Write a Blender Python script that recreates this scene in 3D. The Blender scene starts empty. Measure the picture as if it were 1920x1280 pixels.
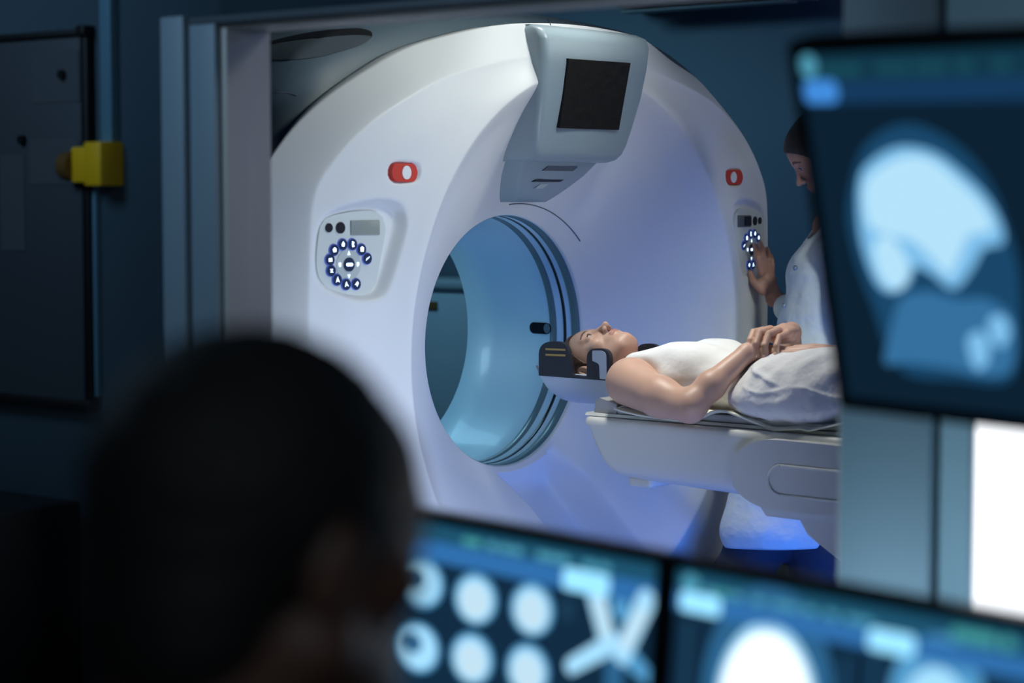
import bpy, bmesh, math, random
import numpy as np
from mathutils import Vector, Matrix
random.seed(7); rng = np.random.default_rng(7)
SC = bpy.context.scene
COL = SC.collection
PI = math.pi

# ------------------------------------------------------------------ camera
FPX = 3850.0
CAM = np.array([-4.48, -3.30, 1.45])
_p = math.atan(270 / FPX)
_f0 = np.array([.7826, .6225, 0.]); _f0 /= np.linalg.norm(_f0)
CR = np.array([_f0[1], -_f0[0], 0.])
CF = _f0 * math.cos(_p) + np.array([0, 0, -math.sin(_p)])
CU = np.cross(CR, CF)
cd = bpy.data.cameras.new('camera'); co = bpy.data.objects.new('camera', cd); COL.objects.link(co)
co.matrix_world = Matrix([[CR[i], CU[i], -CF[i], CAM[i]] for i in range(3)] + [[0, 0, 0, 1]])
cd.sensor_width = 36; cd.lens = 36 * FPX / 1920; cd.clip_start = .05
cd.dof.use_dof = True; cd.dof.focus_distance = 5.45; cd.dof.aperture_fstop = (cd.lens / 1000) / .027
SC.camera = co

def ray(x, y): return CF + CR * (x - 960) / FPX - CU * (y - 640) / FPX
def on_plane(x, y, ax, v):
    """point of the measured sight line on the plane coordinate ax = v"""
    r = ray(x, y); return CAM + r * (v - CAM[ax]) / r[ax]

# ------------------------------------------------------------------ world, lights, exposure
w = bpy.data.worlds.new('world'); SC.world = w; w.use_nodes = True
w.node_tree.nodes['Background'].inputs[0].default_value = (.22, .36, .62, 1)
w.node_tree.nodes['Background'].inputs[1].default_value = .045
SC.view_settings.view_transform = 'Standard'; SC.view_settings.look = 'None'
SC.view_settings.gamma = 1; SC.view_settings.exposure = 0; SC.view_settings.use_curve_mapping = False

def area(name, loc, target, size, energy, color, spread=PI, sy=None):
    l = bpy.data.lights.new(name, 'AREA'); l.energy = energy; l.color = color; l.spread = spread
    l.shape = 'RECTANGLE'; l.size = size; l.size_y = sy or size
    o = bpy.data.objects.new(name, l); COL.objects.link(o); o.location = loc
    o.rotation_euler = (Vector(target) - Vector(loc)).to_track_quat('-Z', 'Y').to_euler()
    return o
# scan room: the ceiling lamp over the ring and the blue floor light by the couch; the rest are added fills
area('ceiling_lamp', (-.25, -1.10, 2.55), (-.52, 0, 1.90), .36, 3.35, (.95, 1, .95), spread=1.45)
area('couch_fill', (-.14, -.16, 2.9), (-.12, -.40, 1.0), .25, 2.8, (1, .97, .93), spread=.78)  # added overhead fill to brighten the patient
area('coat_fill', (-.6, -2.4, 2.65), (.72, -.40, 1.15), .3, .60, (.93, 1, 1), spread=.38)  # added spot to brighten the lab coat
area('blue_floor_lamp', (.15, -.95, .12), (.40, .1, .55), .7, 7.5, (.04, .20, 1), sy=.3)
area('left_low_fill', (-1.3, -1.7, .35), (-.92, 0, .92), .5, 3.7, (.68, .79, 1), spread=1.08)  # added low fill for the ring's lower left
area('front_blue_fill', (.2, -3.6, 2.0), (.2, 0, 1.2), 1.0, 10, (.08, .26, 1))  # unseen blue fill added for the right side of the dish
area('right_fill', (2.3, -2.2, 2.3), (.95, -.2, 1.5), 1.2, 5.5, (.95, .97, .95), spread=1.8)  # added broad fill for the coat and the ring's right side
area('reveal_fill', (-1.2, -3.2, 2.3), (-2.0, -.75, 1.4), .3, .17, (.82, .9, 1), spread=.5)  # narrow light added to brighten the window reveal
area('couch_side_fill', (-1.05, -.85, .12), (-.2, -.5, .80), .4, .9, (.42, .52, 1), spread=1.4)  # added low fill on the couch's near side
area('rear_fill', (1.0, 2.5, 2.6), (.7, 1.7, 0), .9, 20, (.35, .75, 1))  # unseen fill added to show the wall beyond the bore
area('bore_fill', (-.65, 2.2, 1.5), (.35, .5, 1.05), .5, 1.9, (.5, .80, 1), spread=1.2)  # light added into the bore to brighten its liner
# control room: unseen fill lights added on this side of the window
area('control_room_fill', (-3.3, -.35, 2.3), (-2.1, -.7, 1.2), .5, 6.5, (.42, .70, 1))  # added bluish fill for the window casing and the wall beside it
area('back_fill', (-5.3, -4.4, 2.4), (-3.7, -2.6, 1.2), .6, 5, (.75, .9, 1))  # weak fill added on the back of the foreground head
area('right_casing_fill', (-2.32, -2.15, .80), (-2.04, -2.15, 1.05), .9, 1.5, (.50, .80, 1), sy=.04)  # hidden light added behind the monitors to brighten the right casing

# ------------------------------------------------------------------ materials
def mat(name, color, rough=.5, metal=0, spec=.5, emit=None, es=0, sss=0, coat=0, bump=None, var=0, trans=0, alpha=None, sheen=0):
    m = bpy.data.materials.new(name); m.use_nodes = True
    nt = m.node_tree; b = nt.nodes['Principled BSDF']
    b.inputs['Base Color'].default_value = (*color, 1)
    b.inputs['Roughness'].default_value = rough; b.inputs['Metallic'].default_value = metal
    b.inputs['Specular IOR Level'].default_value = spec
    b.inputs['Coat Weight'].default_value = coat
    if sheen: b.inputs['Sheen Weight'].default_value = sheen
    if emit: b.inputs['Emission Color'].default_value = (*emit, 1); b.inputs['Emission Strength'].default_value = es
    if sss:
        b.inputs['Subsurface Weight'].default_value = sss; b.inputs['Subsurface Radius'].default_value = (1, .35, .2)
        b.inputs['Subsurface Scale'].default_value = .012
    tc = None
    if var or bump:
        tc = nt.nodes.new('ShaderNodeTexCoord')
    if var:
        n = nt.nodes.new('ShaderNodeTexNoise'); n.inputs['Scale'].default_value = 9; n.inputs['Detail'].default_value = 4
        nt.links.new(tc.outputs['Object'], n.inputs['Vector'])
        mx = nt.nodes.new('ShaderNodeMix'); mx.data_type = 'RGBA'
        mx.inputs['A'].default_value = (*[c * (1 - var) for c in color], 1)
        mx.inputs['B'].default_value = (*[min(1, c * (1 + var)) for c in color], 1)
        nt.links.new(n.outputs['Fac'], mx.inputs['Factor']); nt.links.new(mx.outputs['Result'], b.inputs['Base Color'])
    if bump:
        n2 = nt.nodes.new('ShaderNodeTexNoise'); n2.inputs['Scale'].default_value = bump[0]; n2.inputs['Detail'].default_value = 3
        nt.links.new(tc.outputs['Object'], n2.inputs['Vector'])
        bp = nt.nodes.new('ShaderNodeBump'); bp.inputs['Strength'].default_value = bump[1]; bp.inputs['Distance'].default_value = bump[2]
        nt.links.new(n2.outputs['Fac'], bp.inputs['Height']); nt.links.new(bp.outputs['Normal'], b.inputs['Normal'])
    return m
M = dict(
    cover=mat('white_enamel', (.80, .81, .80), .46),
    grey=mat('grey_blue_plastic', (.085, .125, .155), .5),
    greyl=mat('console_grey', (.29, .37, .41), .34),
    dark=mat('dark_plastic', (.012, .012, .014), .4),
    seam=mat('seam_grey', (.10, .12, .14), .5),
    screenoff=mat('screen_off', (.012, .011, .011), .5, spec=.2, bump=(30, .3, .01)),
    red=mat('red_plastic', (.62, .045, .03), .35),
    white=mat('white_plastic', (.85, .86, .84), .3),
    plate=mat('panel_plate', (.66, .70, .66), .4),
    olive=mat('display_glass', (.30, .33, .29), .3),
    btn=mat('button_dark', (.02, .03, .07), .35),
    btng=mat('button_grey', (.50, .55, .53), .4),
    glyph=mat('button_light', (.8, .9, 1), .4, emit=(.50, .66, 1), es=2.6),
    halo=mat('button_ring', (.08, .13, .45), .4, emit=(.08, .16, .75), es=.25),
    bore=mat('bore_liner', (.42, .68, .84), .42, coat=.1),
    borestr=mat('bore_stripe', (.10, .17, .21), .25),
    boredark=mat('bore_slit', (.005, .01, .018), .2),
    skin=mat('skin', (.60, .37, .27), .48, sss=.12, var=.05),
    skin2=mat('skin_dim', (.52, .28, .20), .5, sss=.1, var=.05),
    lip=mat('lips', (.52, .25, .20), .4, sss=.1),
    brow=mat('eyebrow', (.15, .085, .055), .7),
    nostril=mat('nostril', (.16, .05, .04), .7),
    nail=mat('nail', (.80, .55, .48), .2, coat=.5),
    eyew=mat('eye_white', (.75, .74, .72), .2), iris=mat('iris', (.10, .08, .06), .15), lash=mat('eyelash', (.03, .02, .02), .7),
    hairb=mat('brown_hair', (.085, .042, .024), .45, bump=(160, .7, .004)),
    hairk=mat('dark_hair', (.018, .013, .012), .45, bump=(160, .7, .004)),
    tank=mat('white_cotton', (.82, .84, .83), .75, bump=(26, .35, .01), sheen=.2),
    pants=mat('white_linen', (.78, .79, .80), .8, bump=(14, .6, .02), sheen=.2),
    coat=mat('coat_cotton', (.74, .82, .82), .75, bump=(12, .8, .02)),
    navy=mat('navy_cloth', (.018, .03, .06), .8, bump=(14, .5, .015)),
    pad=mat('grey_pad', (.36, .37, .37), .6), sheet=mat('pale_sheet', (.72, .74, .64), .8, bump=(30, .4, .006)),
    foam=mat('black_foam', (.014, .018, .028), .55), gold=mat('gold_print', (.42, .28, .07), .4),
    bedw=mat('couch_white', (.66, .68, .64), .36, coat=.1), shell=mat('holder_shell', (.50, .58, .66), .3),
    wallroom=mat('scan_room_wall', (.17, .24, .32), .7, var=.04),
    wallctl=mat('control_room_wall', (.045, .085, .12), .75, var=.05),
    frame=mat('window_frame_paint', (.30, .38, .44), .5), reveal=mat('window_reveal_paint', (.72, .64, .58), .5),
    floor=mat('floor_vinyl', (.14, .115, .10), .5, var=.15), floorc=mat('carpet', (.03, .035, .04), .9, var=.2),
    ceil=mat('ceiling_paint', (.35, .40, .45), .8), acw=mat('ac_shell', (.30, .33, .34), .5),
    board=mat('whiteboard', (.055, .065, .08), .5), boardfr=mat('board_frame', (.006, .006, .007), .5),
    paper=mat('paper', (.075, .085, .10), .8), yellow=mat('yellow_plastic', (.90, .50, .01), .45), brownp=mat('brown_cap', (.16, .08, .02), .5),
    vent=mat('vent_grille_grey', (.06, .08, .095), .6),
    panel=mat('wall_panel_paint', (.42, .54, .60), .5), cabp=mat('pale_cabinet', (.38, .50, .60), .5),
    steel=mat('brushed_steel', (.35, .42, .46), .3, metal=.8), teal=mat('painted_duct', (.12, .25, .34), .45),
    monk=mat('monitor_black', (.010, .011, .013), .35), desk=mat('desk_dark', (.03, .025, .022), .5),
    jacket=mat('dark_jacket', (.012, .016, .025), .8), skinm=mat('skin_brown', (.20, .10, .075), .5, sss=.05),
    hairm=mat('black_hair', (.020, .020, .021), .6, bump=(120, .8, .006)), fabric=mat('chair_fabric', (.012, .013, .016), .9),
    rubber=mat('rubber', (.01, .01, .01), .8), shoe=mat('white_shoe', (.5, .5, .5), .5),
)
def glow(name, col, s):
    return mat(name, (.01, .015, .02), .35, emit=col, es=s)
G = dict(
    bg=glow('screen_dark', (.010, .045, .10), .55), bg2=glow('screen_panel', (.014, .06, .12), .75), head=glow('screen_header', (.016, .11, .20), .75),
    bar=glow('screen_bar', (.03, .16, .42), 1.0), tab=glow('screen_tab', (.30, .72, 1), 1.25), txt=glow('screen_text', (.07, .30, .42), 1.05),
    txtg=glow('screen_text_green', (.06, .33, .34), .95),
    b1=glow('scan_dim', (.03, .15, .32), .85), b2=glow('scan_mid', (.09, .34, .62), 1.0), b3=glow('scan_bright', (.36, .70, .95), 1.1), e4=glow('slice_core', (.60, .82, .95), .95), b4=glow('scan_white', (.85, .95, 1), 1.35),
    bg_d=glow('screen_dark_dim', (.006, .026, .055), .55), bar_d=glow('screen_bar_dim', (.008, .045, .12), .9), tab_d=glow('screen_tab_dim', (.05, .24, .66), 1.1),
    head_d=glow('screen_header_dim', (.006, .04, .07), .9), txt_d=glow('screen_text_dim', (.012, .09, .13), .7),
    c1=glow('scan_rim', (.010, .065, .15), .95), c2=glow('scan_blue', (.035, .16, .34), 1.0), c3=glow('scan_light', (.20, .50, .80), 1.05), c4=glow('scan_core', (.42, .70, .88), 1.1),
    white=glow('lightbox_glow', (.93, .96, 1), 1.6),
)

# ------------------------------------------------------------------ object helpers
def props(o, label=None, cat=None, group=None, kind=None):
    if label: o['label'] = label
    if cat: o['category'] = cat
    if group: o['group'] = group
    if kind: o['kind'] = kind
    return o
def empty(name, loc=(0, 0, 0)):
    o = bpy.data.objects.new(name, None); COL.objects.link(o); o.location = loc; o.empty_display_size = .1
    return o
def link(name, me, mats, parent=None, smooth=False):
    if not isinstance(mats, (list, tuple)): mats = [mats]
    for m in mats: me.materials.append(m)
    o = bpy.data.objects.new(name, me); COL.objects.link(o)
    if parent:
        o.parent = parent
        top = parent
        loc = Vector((0, 0, 0))
        while top: loc += top.location; top = top.parent
        o.location = -loc          # children keep world coordinates
    if smooth:
        me.polygons.foreach_set('use_smooth', [True] * len(me.polygons))
    return o
def from_bm(name, bm, mats, parent=None, smooth=False, sharp=None):
    me = bpy.data.meshes.new(name); bmesh.ops.recalc_face_normals(bm, faces=bm.faces); bm.to_mesh(me); bm.free()
    o = link(name, me, mats, parent, smooth)
    if sharp: me.set_sharp_from_angle(angle=math.radians(sharp))
    return o
def from_np(name, V, Fc, mats, parent=None, smooth=True, mi=None, sharp=None):
    me = bpy.data.meshes.new(name)
    me.from_pydata([tuple(v) for v in np.asarray(V, float)], [], [tuple(int(i) for i in f) for f in Fc])
    if mi is not None: me.polygons.foreach_set('material_index', np.asarray(mi, dtype=np.int32))
    me.update()
    o = link(name, me, mats, parent, smooth)
    if sharp: me.set_sharp_from_angle(angle=math.radians(sharp))
    return o
def rbox(bm, lo, hi, r=.006, seg=2, mi=0, mtx=None):
    b2 = bmesh.new(); bmesh.ops.create_cube(b2, size=1)
    lo = Vector(lo); hi = Vector(hi); s = hi - lo; c = (hi + lo) / 2
    for v in b2.verts: v.co = Vector((v.co.x * s.x, v.co.y * s.y, v.co.z * s.z)) + c
    if r > 0: bmesh.ops.bevel(b2, geom=list(b2.edges), offset=min(r, min(abs(s.x), abs(s.y), abs(s.z)) * .45), segments=seg, affect='EDGES', profile=.5)
    for f in b2.faces: f.material_index = mi; f.smooth = True
    if mtx: b2.transform(mtx)
    me = bpy.data.meshes.new('t'); b2.to_mesh(me); b2.free(); bm.from_mesh(me); bpy.data.meshes.remove(me)
def boxobj(name, lo, hi, m, parent=None, r=.006, seg=2, mtx=None):
    bm = bmesh.new(); rbox(bm, lo, hi, r, seg, 0, mtx); o = from_bm(name, bm, m, parent, True, 35); return o
def tube(bm, pts, r, n=12, mi=0, cap=True):
    pts = [Vector(p) for p in pts]; rings = []
    rr = r if isinstance(r, (list, tuple)) else [r] * len(pts)
    up = Vector((0, 0, 1))
    for i, p in enumerate(pts):
        d = (pts[min(i + 1, len(pts) - 1)] - pts[max(i - 1, 0)]).normalized()
        a = d.cross(up if abs(d.dot(up)) < .95 else Vector((1, 0, 0))).normalized(); b = d.cross(a).normalized()
        rings.append([bm.verts.new(p + (a * math.cos(2 * PI * k / n) + b * math.sin(2 * PI * k / n)) * rr[i]) for k in range(n)])
    for i in range(len(rings) - 1):
        for k in range(n):
            f = bm.faces.new((rings[i][k], rings[i][(k + 1) % n], rings[i + 1][(k + 1) % n], rings[i + 1][k])); f.material_index = mi; f.smooth = True
    if cap:
        for rg in (rings[0], rings[-1]):
            f = bm.faces.new(rg); f.material_index = mi
def prism(bm, poly, o, u, v, n, depth, mi=0):
    """polygon (list of 2D) in plane (o; u, v) extruded by depth along n"""
    o = Vector(o); u = Vector(u); v = Vector(v); n = Vector(n)
    a = [bm.verts.new(o + u * p[0] + v * p[1]) for p in poly]; b = [bm.verts.new(x.co + n * depth) for x in a]
    for f in (a, list(reversed(b))):
        ff = bm.faces.new(f); ff.material_index = mi
    for i in range(len(a)):
        j = (i + 1) % len(a); f = bm.faces.new((a[j], a[i], b[i], b[j])); f.material_index = mi
def catmull(pts, n=8, closed=True):
    pts = np.asarray(pts, float); N = len(pts); out = []
    rngi = range(N) if closed else range(N - 1)
    for i in rngi:
        if closed: p0, p1, p2, p3 = pts[i - 1], pts[i], pts[(i + 1) % N], pts[(i + 2) % N]
        else: p0, p1, p2, p3 = pts[max(i - 1, 0)], pts[i], pts[i + 1], pts[min(i + 2, N - 1)]
        for k in range(n):
            t = k / n
            out.append(.5 * ((2 * p1) + (-p0 + p2) * t + (2 * p0 - 5 * p1 + 4 * p2 - p3) * t * t + (-p0 + 3 * p1 - 3 * p2 + p3) * t ** 3))
    if not closed: out.append(pts[-1])
    return np.array(out)
def fillet(pts, n=6):
    """polygon corners (x, y, radius) rounded off"""
    out = []; N = len(pts)
    for i in range(N):
        p = np.array(pts[i][:2], float); a = np.array(pts[i - 1][:2], float) - p; b = np.array(pts[(i + 1) % N][:2], float) - p
        la, lb = np.linalg.norm(a), np.linalg.norm(b); r = min(pts[i][2], la * .48, lb * .48); a = p + a / la * r; b = p + b / lb * r
        for k in range(n + 1): t = k / n; out.append(tuple((1 - t) ** 2 * a + 2 * t * (1 - t) * p + t * t * b))
    return out
def ss(a, b, x):
    t = np.clip((x - a) / (b - a), 0, 1); return t * t * (3 - 2 * t)

# ------------------------------------------------------------------ signed-distance bodies
class Field:
    """smooth union of tapered capsules and ellipsoids on a grid, meshed with surface nets"""
    def __init__(s, lo, hi, h):
        s.lo = np.array(lo, float); s.h = h; s.n = np.ceil((np.array(hi) - s.lo) / h).astype(int) + 1
        s.D = np.full(s.n, 1.0, np.float32); s.M = np.eye(4)
    def T(s, p): return (s.M @ np.array([*p, 1.]))[:3]
    def frame(s, M=None): s.M = np.eye(4) if M is None else np.array(M, float)
    def _sub(s, lo, hi):
        a = np.clip(np.floor((lo - s.lo) / s.h).astype(int), 0, s.n); b = np.clip(np.ceil((hi - s.lo) / s.h).astype(int) + 1, 0, s.n)
        if np.any(b <= a): return None, None
        g = [s.lo[i] + s.h * np.arange(a[i], b[i], dtype=np.float32) for i in range(3)]
        return tuple(slice(a[i], b[i]) for i in range(3)), np.stack(np.meshgrid(*g, indexing='ij'), -1).astype(np.float32)
    def _mix(s, sl, d, k, op):
        A = s.D[sl]
        if op == 'add':
            if k > 0:
                h = np.clip(.5 + .5 * (A - d) / k, 0, 1); s.D[sl] = A * (1 - h) + d * h - k * h * (1 - h)
            else: s.D[sl] = np.minimum(A, d)
        else:
            if k > 0:
                h = np.clip(.5 - .5 * (A + d) / k, 0, 1); s.D[sl] = A * (1 - h) - d * h + k * h * (1 - h)
            else: s.D[sl] = np.maximum(A, -d)
    def cap(s, a, b, ra, rb=None, k=.01, op='add'):
        rb = ra if rb is None else rb
        a = s.T(a); b = s.T(b); m = max(ra, rb) + k + 3 * s.h
        sl, P = s._sub(np.minimum(a, b) - m, np.maximum(a, b) + m)
        if sl is None: return
        ab = b - a; t = np.clip(((P - a) @ ab) / max(ab @ ab, 1e-9), 0, 1)
        d = np.linalg.norm(P - a - t[..., None] * ab, axis=-1) - (ra + (rb - ra) * t)
        s._mix(sl, d.astype(np.float32), k, op)
    def ell(s, c, r, k=.01, rot=None, op='add', box=False):
        """ellipsoid with radii r, axes turned by the 3x3 rot inside the current frame"""
        R = s.M[:3, :3] @ (np.eye(3) if rot is None else np.array(rot)); c = s.T(c); r = np.array(r, float)
        ext = np.abs(R) @ r + k + 3 * s.h
        sl, P = s._sub(c - ext, c + ext)
        if sl is None: return
        q = (P - c) @ R
        if box:
            e = np.abs(q) - (r - box); d = np.linalg.norm(np.maximum(e, 0), axis=-1) + np.minimum(e.max(-1), 0) - box
        else:
            k0 = np.linalg.norm(q / r, axis=-1); k1 = np.linalg.norm(q / (r * r), axis=-1); d = k0 * (k0 - 1) / np.maximum(k1, 1e-9)
            d = np.where(k0 < 1e-3, -r.min(), d)
        s._mix(sl, d.astype(np.float32), k, op)
    def grid(s):
        g = [s.lo[i] + s.h * np.arange(s.n[i]) for i in range(3)]
        return np.meshgrid(*g, indexing='ij')
    def mesh(s):
        D = s.D; D[0] = D[-1] = 1; D[:, 0] = D[:, -1] = 1; D[:, :, 0] = D[:, :, -1] = 1
        ins = D < 0
        c = sum(ins[i:D.shape[0] - 1 + i, j:D.shape[1] - 1 + j, k:D.shape[2] - 1 + k].astype(np.int8) for i in (0, 1) for j in (0, 1) for k in (0, 1))
        act = np.argwhere((c > 0) & (c < 8)); idx = np.full(c.shape, -1, np.int64); idx[tuple(act.T)] = np.arange(len(act))
        acc = np.zeros((len(act), 3)); cnt = np.zeros(len(act))
        for ax in range(3):
            for p in (0, 1):
                for q in (0, 1):
                    o = [0, 0, 0]; o2 = [(ax + 1) % 3, (ax + 2) % 3]; o[o2[0]] = p; o[o2[1]] = q
                    A = act + o; e = [0, 0, 0]; e[ax] = 1; B = A + e
                    da = D[tuple(A.T)]; db = D[tuple(B.T)]; x = (da < 0) != (db < 0)
                    t = np.where(x, da / np.where(da == db, 1, da - db), 0)
                    pt = np.tile(np.array(o, float), (len(act), 1)); pt[:, ax] += t
                    acc += pt * x[:, None]; cnt += x
        V = s.lo + s.h * (act + acc / cnt[:, None])
        Q = []
        for ax in range(3):
            sl1 = [slice(None)] * 3; sl2 = [slice(None)] * 3; sl1[ax] = slice(0, -1); sl2[ax] = slice(1, None)
            a = ins[tuple(sl1)]; b = ins[tuple(sl2)]
            E = np.argwhere(a != b)
            fl = a[tuple(E.T)]
            u = np.zeros(3, int); v = np.zeros(3, int); u[(ax + 1) % 3] = 1; v[(ax + 2) % 3] = 1
            ok = np.all(E - u - v >= 0, axis=1) & np.all(E < np.array(c.shape), axis=1); E = E[ok]; fl = fl[ok]
            q = np.stack([idx[tuple((E - u - v).T)], idx[tuple((E - v).T)], idx[tuple(E.T)], idx[tuple((E - u).T)]], 1)
            q[~fl] = q[~fl][:, ::-1]; Q.append(q)
        Q = np.concatenate(Q); Q = Q[(Q >= 0).all(1)]
        return V, Q
def np_mesh(name, V, Q, mats, parent=None, mi=None):
    me = bpy.data.meshes.new(name)
    me.vertices.add(len(V)); me.vertices.foreach_set('co', np.asarray(V, np.float32).ravel())
    me.loops.add(len(Q) * 4); me.loops.foreach_set('vertex_index', Q.ravel().astype(np.int32))
    me.polygons.add(len(Q)); me.polygons.foreach_set('loop_start', np.arange(0, len(Q) * 4, 4, dtype=np.int32))
    if mi is not None: me.polygons.foreach_set('material_index', np.asarray(mi, np.int32))
    me.update(calc_edges=True); me.validate()
    return link(name, me, mats, parent, True)
def relax(V, Q, it=2, lam=.5):
    for _ in range(it):
        S = np.zeros_like(V); c = np.zeros(len(V))
        for i in range(4):
            for j in (1, 3):
                np.add.at(S, Q[:, i], V[Q[:, (i + j) % 4]]); np.add.at(c, Q[:, i], 1)
        V = V * (1 - lam) + lam * S / np.maximum(c, 1)[:, None]
    return V
def FR(o, x, y, z):
    """4x4 frame with origin o and axes x, y, z as columns (orthonormalised from x, z)"""
    x = np.array(x, float); x /= np.linalg.norm(x); z = np.array(z, float); z -= x * (z @ x); z /= np.linalg.norm(z); y = np.cross(z, x)
    m = np.eye(4); m[:3, 0] = x; m[:3, 1] = y; m[:3, 2] = z; m[:3, 3] = o
    return m
def roty(a):
    c, s_ = math.cos(a), math.sin(a); return np.array([[c, 0, s_], [0, 1, 0], [-s_, 0, c]])

def head_sdf(F, Mh, male=False, slim=1.0):
    """head in its own frame: x forward, y to the person's left, z to the crown; ears at the origin's height"""
    F.frame(Mh); w = slim
    F.ell((-.018, 0, .030), (.094, .074 * w, .084), k=0)
    F.ell((.022, 0, -.005), (.066, .060 * w, .088), k=.02)
    F.ell((.034, 0, .040), (.053, .056 * w, .048), k=.03)
    F.ell((.022, 0, -.066), (.052, .050 * w, .040), k=.02)
    F.cap((.060, 0, -.096), (.070, 0, -.094), .0175 if not male else .021, k=.028)
    F.ell((.042, 0, -.078), (.040, .040, .024), k=.02)
    for s in (-1, 1):
        F.cap((-.005, s * .056 * w, -.052), (.055, s * .024, -.090), .019 if not male else .021, .015, k=.022)
        F.ell((.056, s * .041 * w, -.022), (.020, .018, .016), k=.018)
        F.cap((.082, s * .010, .020), (.070, s * .042 * w, .021), .0085, k=.012)
    F.ell((.070, 0, -.054), (.020, .027, .028), k=.015)
    for s in (-1, 1):
        F.ell((.094, s * .031, .004), (.016, .017, .012), k=.012, op='sub')
        F.ell((.0715, s * .031, .003), (.0150, .0165, .0140), k=.005)
        F.ell((.088, s * .032, .0035), (.012, .0125, .0044), k=.002, op='sub')
    F.cap((.083, 0, .014), (.104, 0, -.026), .0065, .0085, k=.009)
    F.ell((.1075, 0, -.029), (.0105, .009, .0085), k=.006)
    for s in (-1, 1):
        F.ell((.0965, s * .0115, -.033), (.009, .0062, .0070), k=.005)
        F.ell((.1010, s * .0068, -.0415), (.0055, .0032, .0045), k=.002, op='sub')
    F.ell((.0895, 0, -.0545), (.0085, .021, .0058), k=.004)
    F.ell((.0865, 0, -.0660), (.0085, .0185, .0064), k=.004)
    F.cap((.0965, -.019, -.0603), (.0965, .019, -.0603), .0014, k=.0015, op='sub')
    for s in (-1, 1):
        R = roty(.25)
        F.ell((-.010, s * .073 * w, -.004), (.017, .0085, .031), k=.005, rot=R)
        F.ell((-.007, s * .0825 * w, -.002), (.0095, .0065, .020), k=.004, rot=R, op='sub')
        F.ell((-.014, s * .079 * w, .001), (.004, .005, .014), k=.003, rot=R)
    F.frame()
def to_local(V, Mh):
    return (V - Mh[:3, 3]) @ Mh[:3, :3]
def head_mats(V, Q, Mh):
    """0 skin, 1 lips, 2 brows, 3 nostrils, by place on the face"""
    c = V[Q].mean(1); p = to_local(c, Mh); mi = np.zeros(len(Q), int)
    x, y, z = p.T; ay = np.abs(y); n = (np.abs(x) < .14) & (ay < .1) & (np.abs(z) < .14)
    lipd = (y / .0215) ** 2 + ((z + .0603) / (.0092 - .0015 * (ay < .006))) ** 2
    mi[n & (x > .080) & (lipd < 1)] = 1
    bz = .0255 + .004 * np.sin(np.clip((ay - .012) / .027, 0, 1) * PI) - .003 * (ay > .043)
    mi[n & (x > .05) & (ay > .013) & (ay < .049) & (np.abs(z - bz) < .0040 * (1.15 - (ay - .013) / .06))] = 2
    mi[n & (((x - .1010) / .0060) ** 2 + ((ay - .0068) / .0037) ** 2 + ((z + .0415) / .005) ** 2 < 1)] = 3
    return mi
def eyes(Mh, parent, look=(1, 0, 0)):
    for s in (-1, 1):
        bm = bmesh.new(); bmesh.ops.create_uvsphere(bm, u_segments=24, v_segments=16, radius=.0122)
        for f in bm.faces:
            c = f.calc_center_median().normalized(); d = c.dot(Vector(look).normalized())
            f.material_index = 1 if d > .80 else 0; f.smooth = True
        bm.transform(Matrix(FR((Mh @ [.0735, s * .031, .0032, 1])[:3], Mh[:3, 0], None, Mh[:3, 2]).tolist()))
        from_bm('eye', bm, [M['eyew'], M['iris']], parent, True)
        bm = bmesh.new()
        pts = [(Mh @ [.0735 + .0148 * math.cos(a * 1.0) * .97, s * (.031 + .0132 * math.sin(a)), .0032 + .0052 * math.cos(a * 1.55), 1])[:3] for a in np.linspace(-.95, .95, 9)]
        tube(bm, pts, .0012, 6); from_bm('eyelashes', bm, M['lash'], parent, True)
def hair_sdf(F, Mh, grow=.008, w=1.0, front=(.118, .12, .130)):
    """close-lying hair: the skull grown a little, cut away in front of the hairline and round the ears"""
    F.frame(Mh)
    F.ell((-.018, 0, .030), (.094 + grow, .074 * w + grow, .084 + grow), k=0)
    F.ell((.034, 0, .040), (.053 + grow, .056 * w + grow, .048 + grow), k=.03)
    F.ell((-.060, 0, -.020), (.050 + grow, .058 * w + grow, .055), k=.02)
    F.ell((.105, 0, -.035), front, k=.006, op='sub')
    F.ell((.012, 0, -.085), (.075, .12, .075), k=.006, op='sub')
    for s in (-1, 1): F.ell((-.006, s * .085 * w, -.008), (.022, .022, .034), k=.004, op='sub')
    F.frame()
# ------------------------------------------------------------------ the setting
def wall(name, boxes, m, r=0):
    bm = bmesh.new()
    for lo, hi in boxes: rbox(bm, lo, hi, r)
    o = from_bm(name, bm, m); props(o, kind='structure'); return o
X0, X1 = -2.04, -1.937           # the two faces of the wall between control room and scan room
YA, YB = -1.938, -.727          # window opening
ZA, ZB = .86, 1.742
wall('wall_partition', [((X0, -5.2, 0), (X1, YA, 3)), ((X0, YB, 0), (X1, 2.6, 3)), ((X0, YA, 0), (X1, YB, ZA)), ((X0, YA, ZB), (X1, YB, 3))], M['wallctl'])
wall('wall_right', [((2.5, -5.2, 0), (2.6, 4.2, 3))], M['wallroom'])
wall('wall_back', [((-2.04, 2.6, 0), (-1.0, 2.7, 3)), ((-2.04, 4.1, 0), (2.6, 4.2, 3)), ((-1.0, 2.6, 0), (-.9, 4.2, 3))], M['wallroom'])
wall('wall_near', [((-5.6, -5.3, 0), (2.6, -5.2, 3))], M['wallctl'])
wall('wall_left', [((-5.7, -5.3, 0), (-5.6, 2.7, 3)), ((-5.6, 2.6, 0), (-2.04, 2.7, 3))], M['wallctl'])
wall('floor', [((-5.7, -5.3, -.05), (X0, 2.7, 0)), ((X0, -5.3, -.05), (2.6, 4.2, 0))], M['floor'])
wall('ceiling', [((-5.7, -5.3, 3), (2.6, 4.2, 3.05))], M['ceil'])
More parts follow.
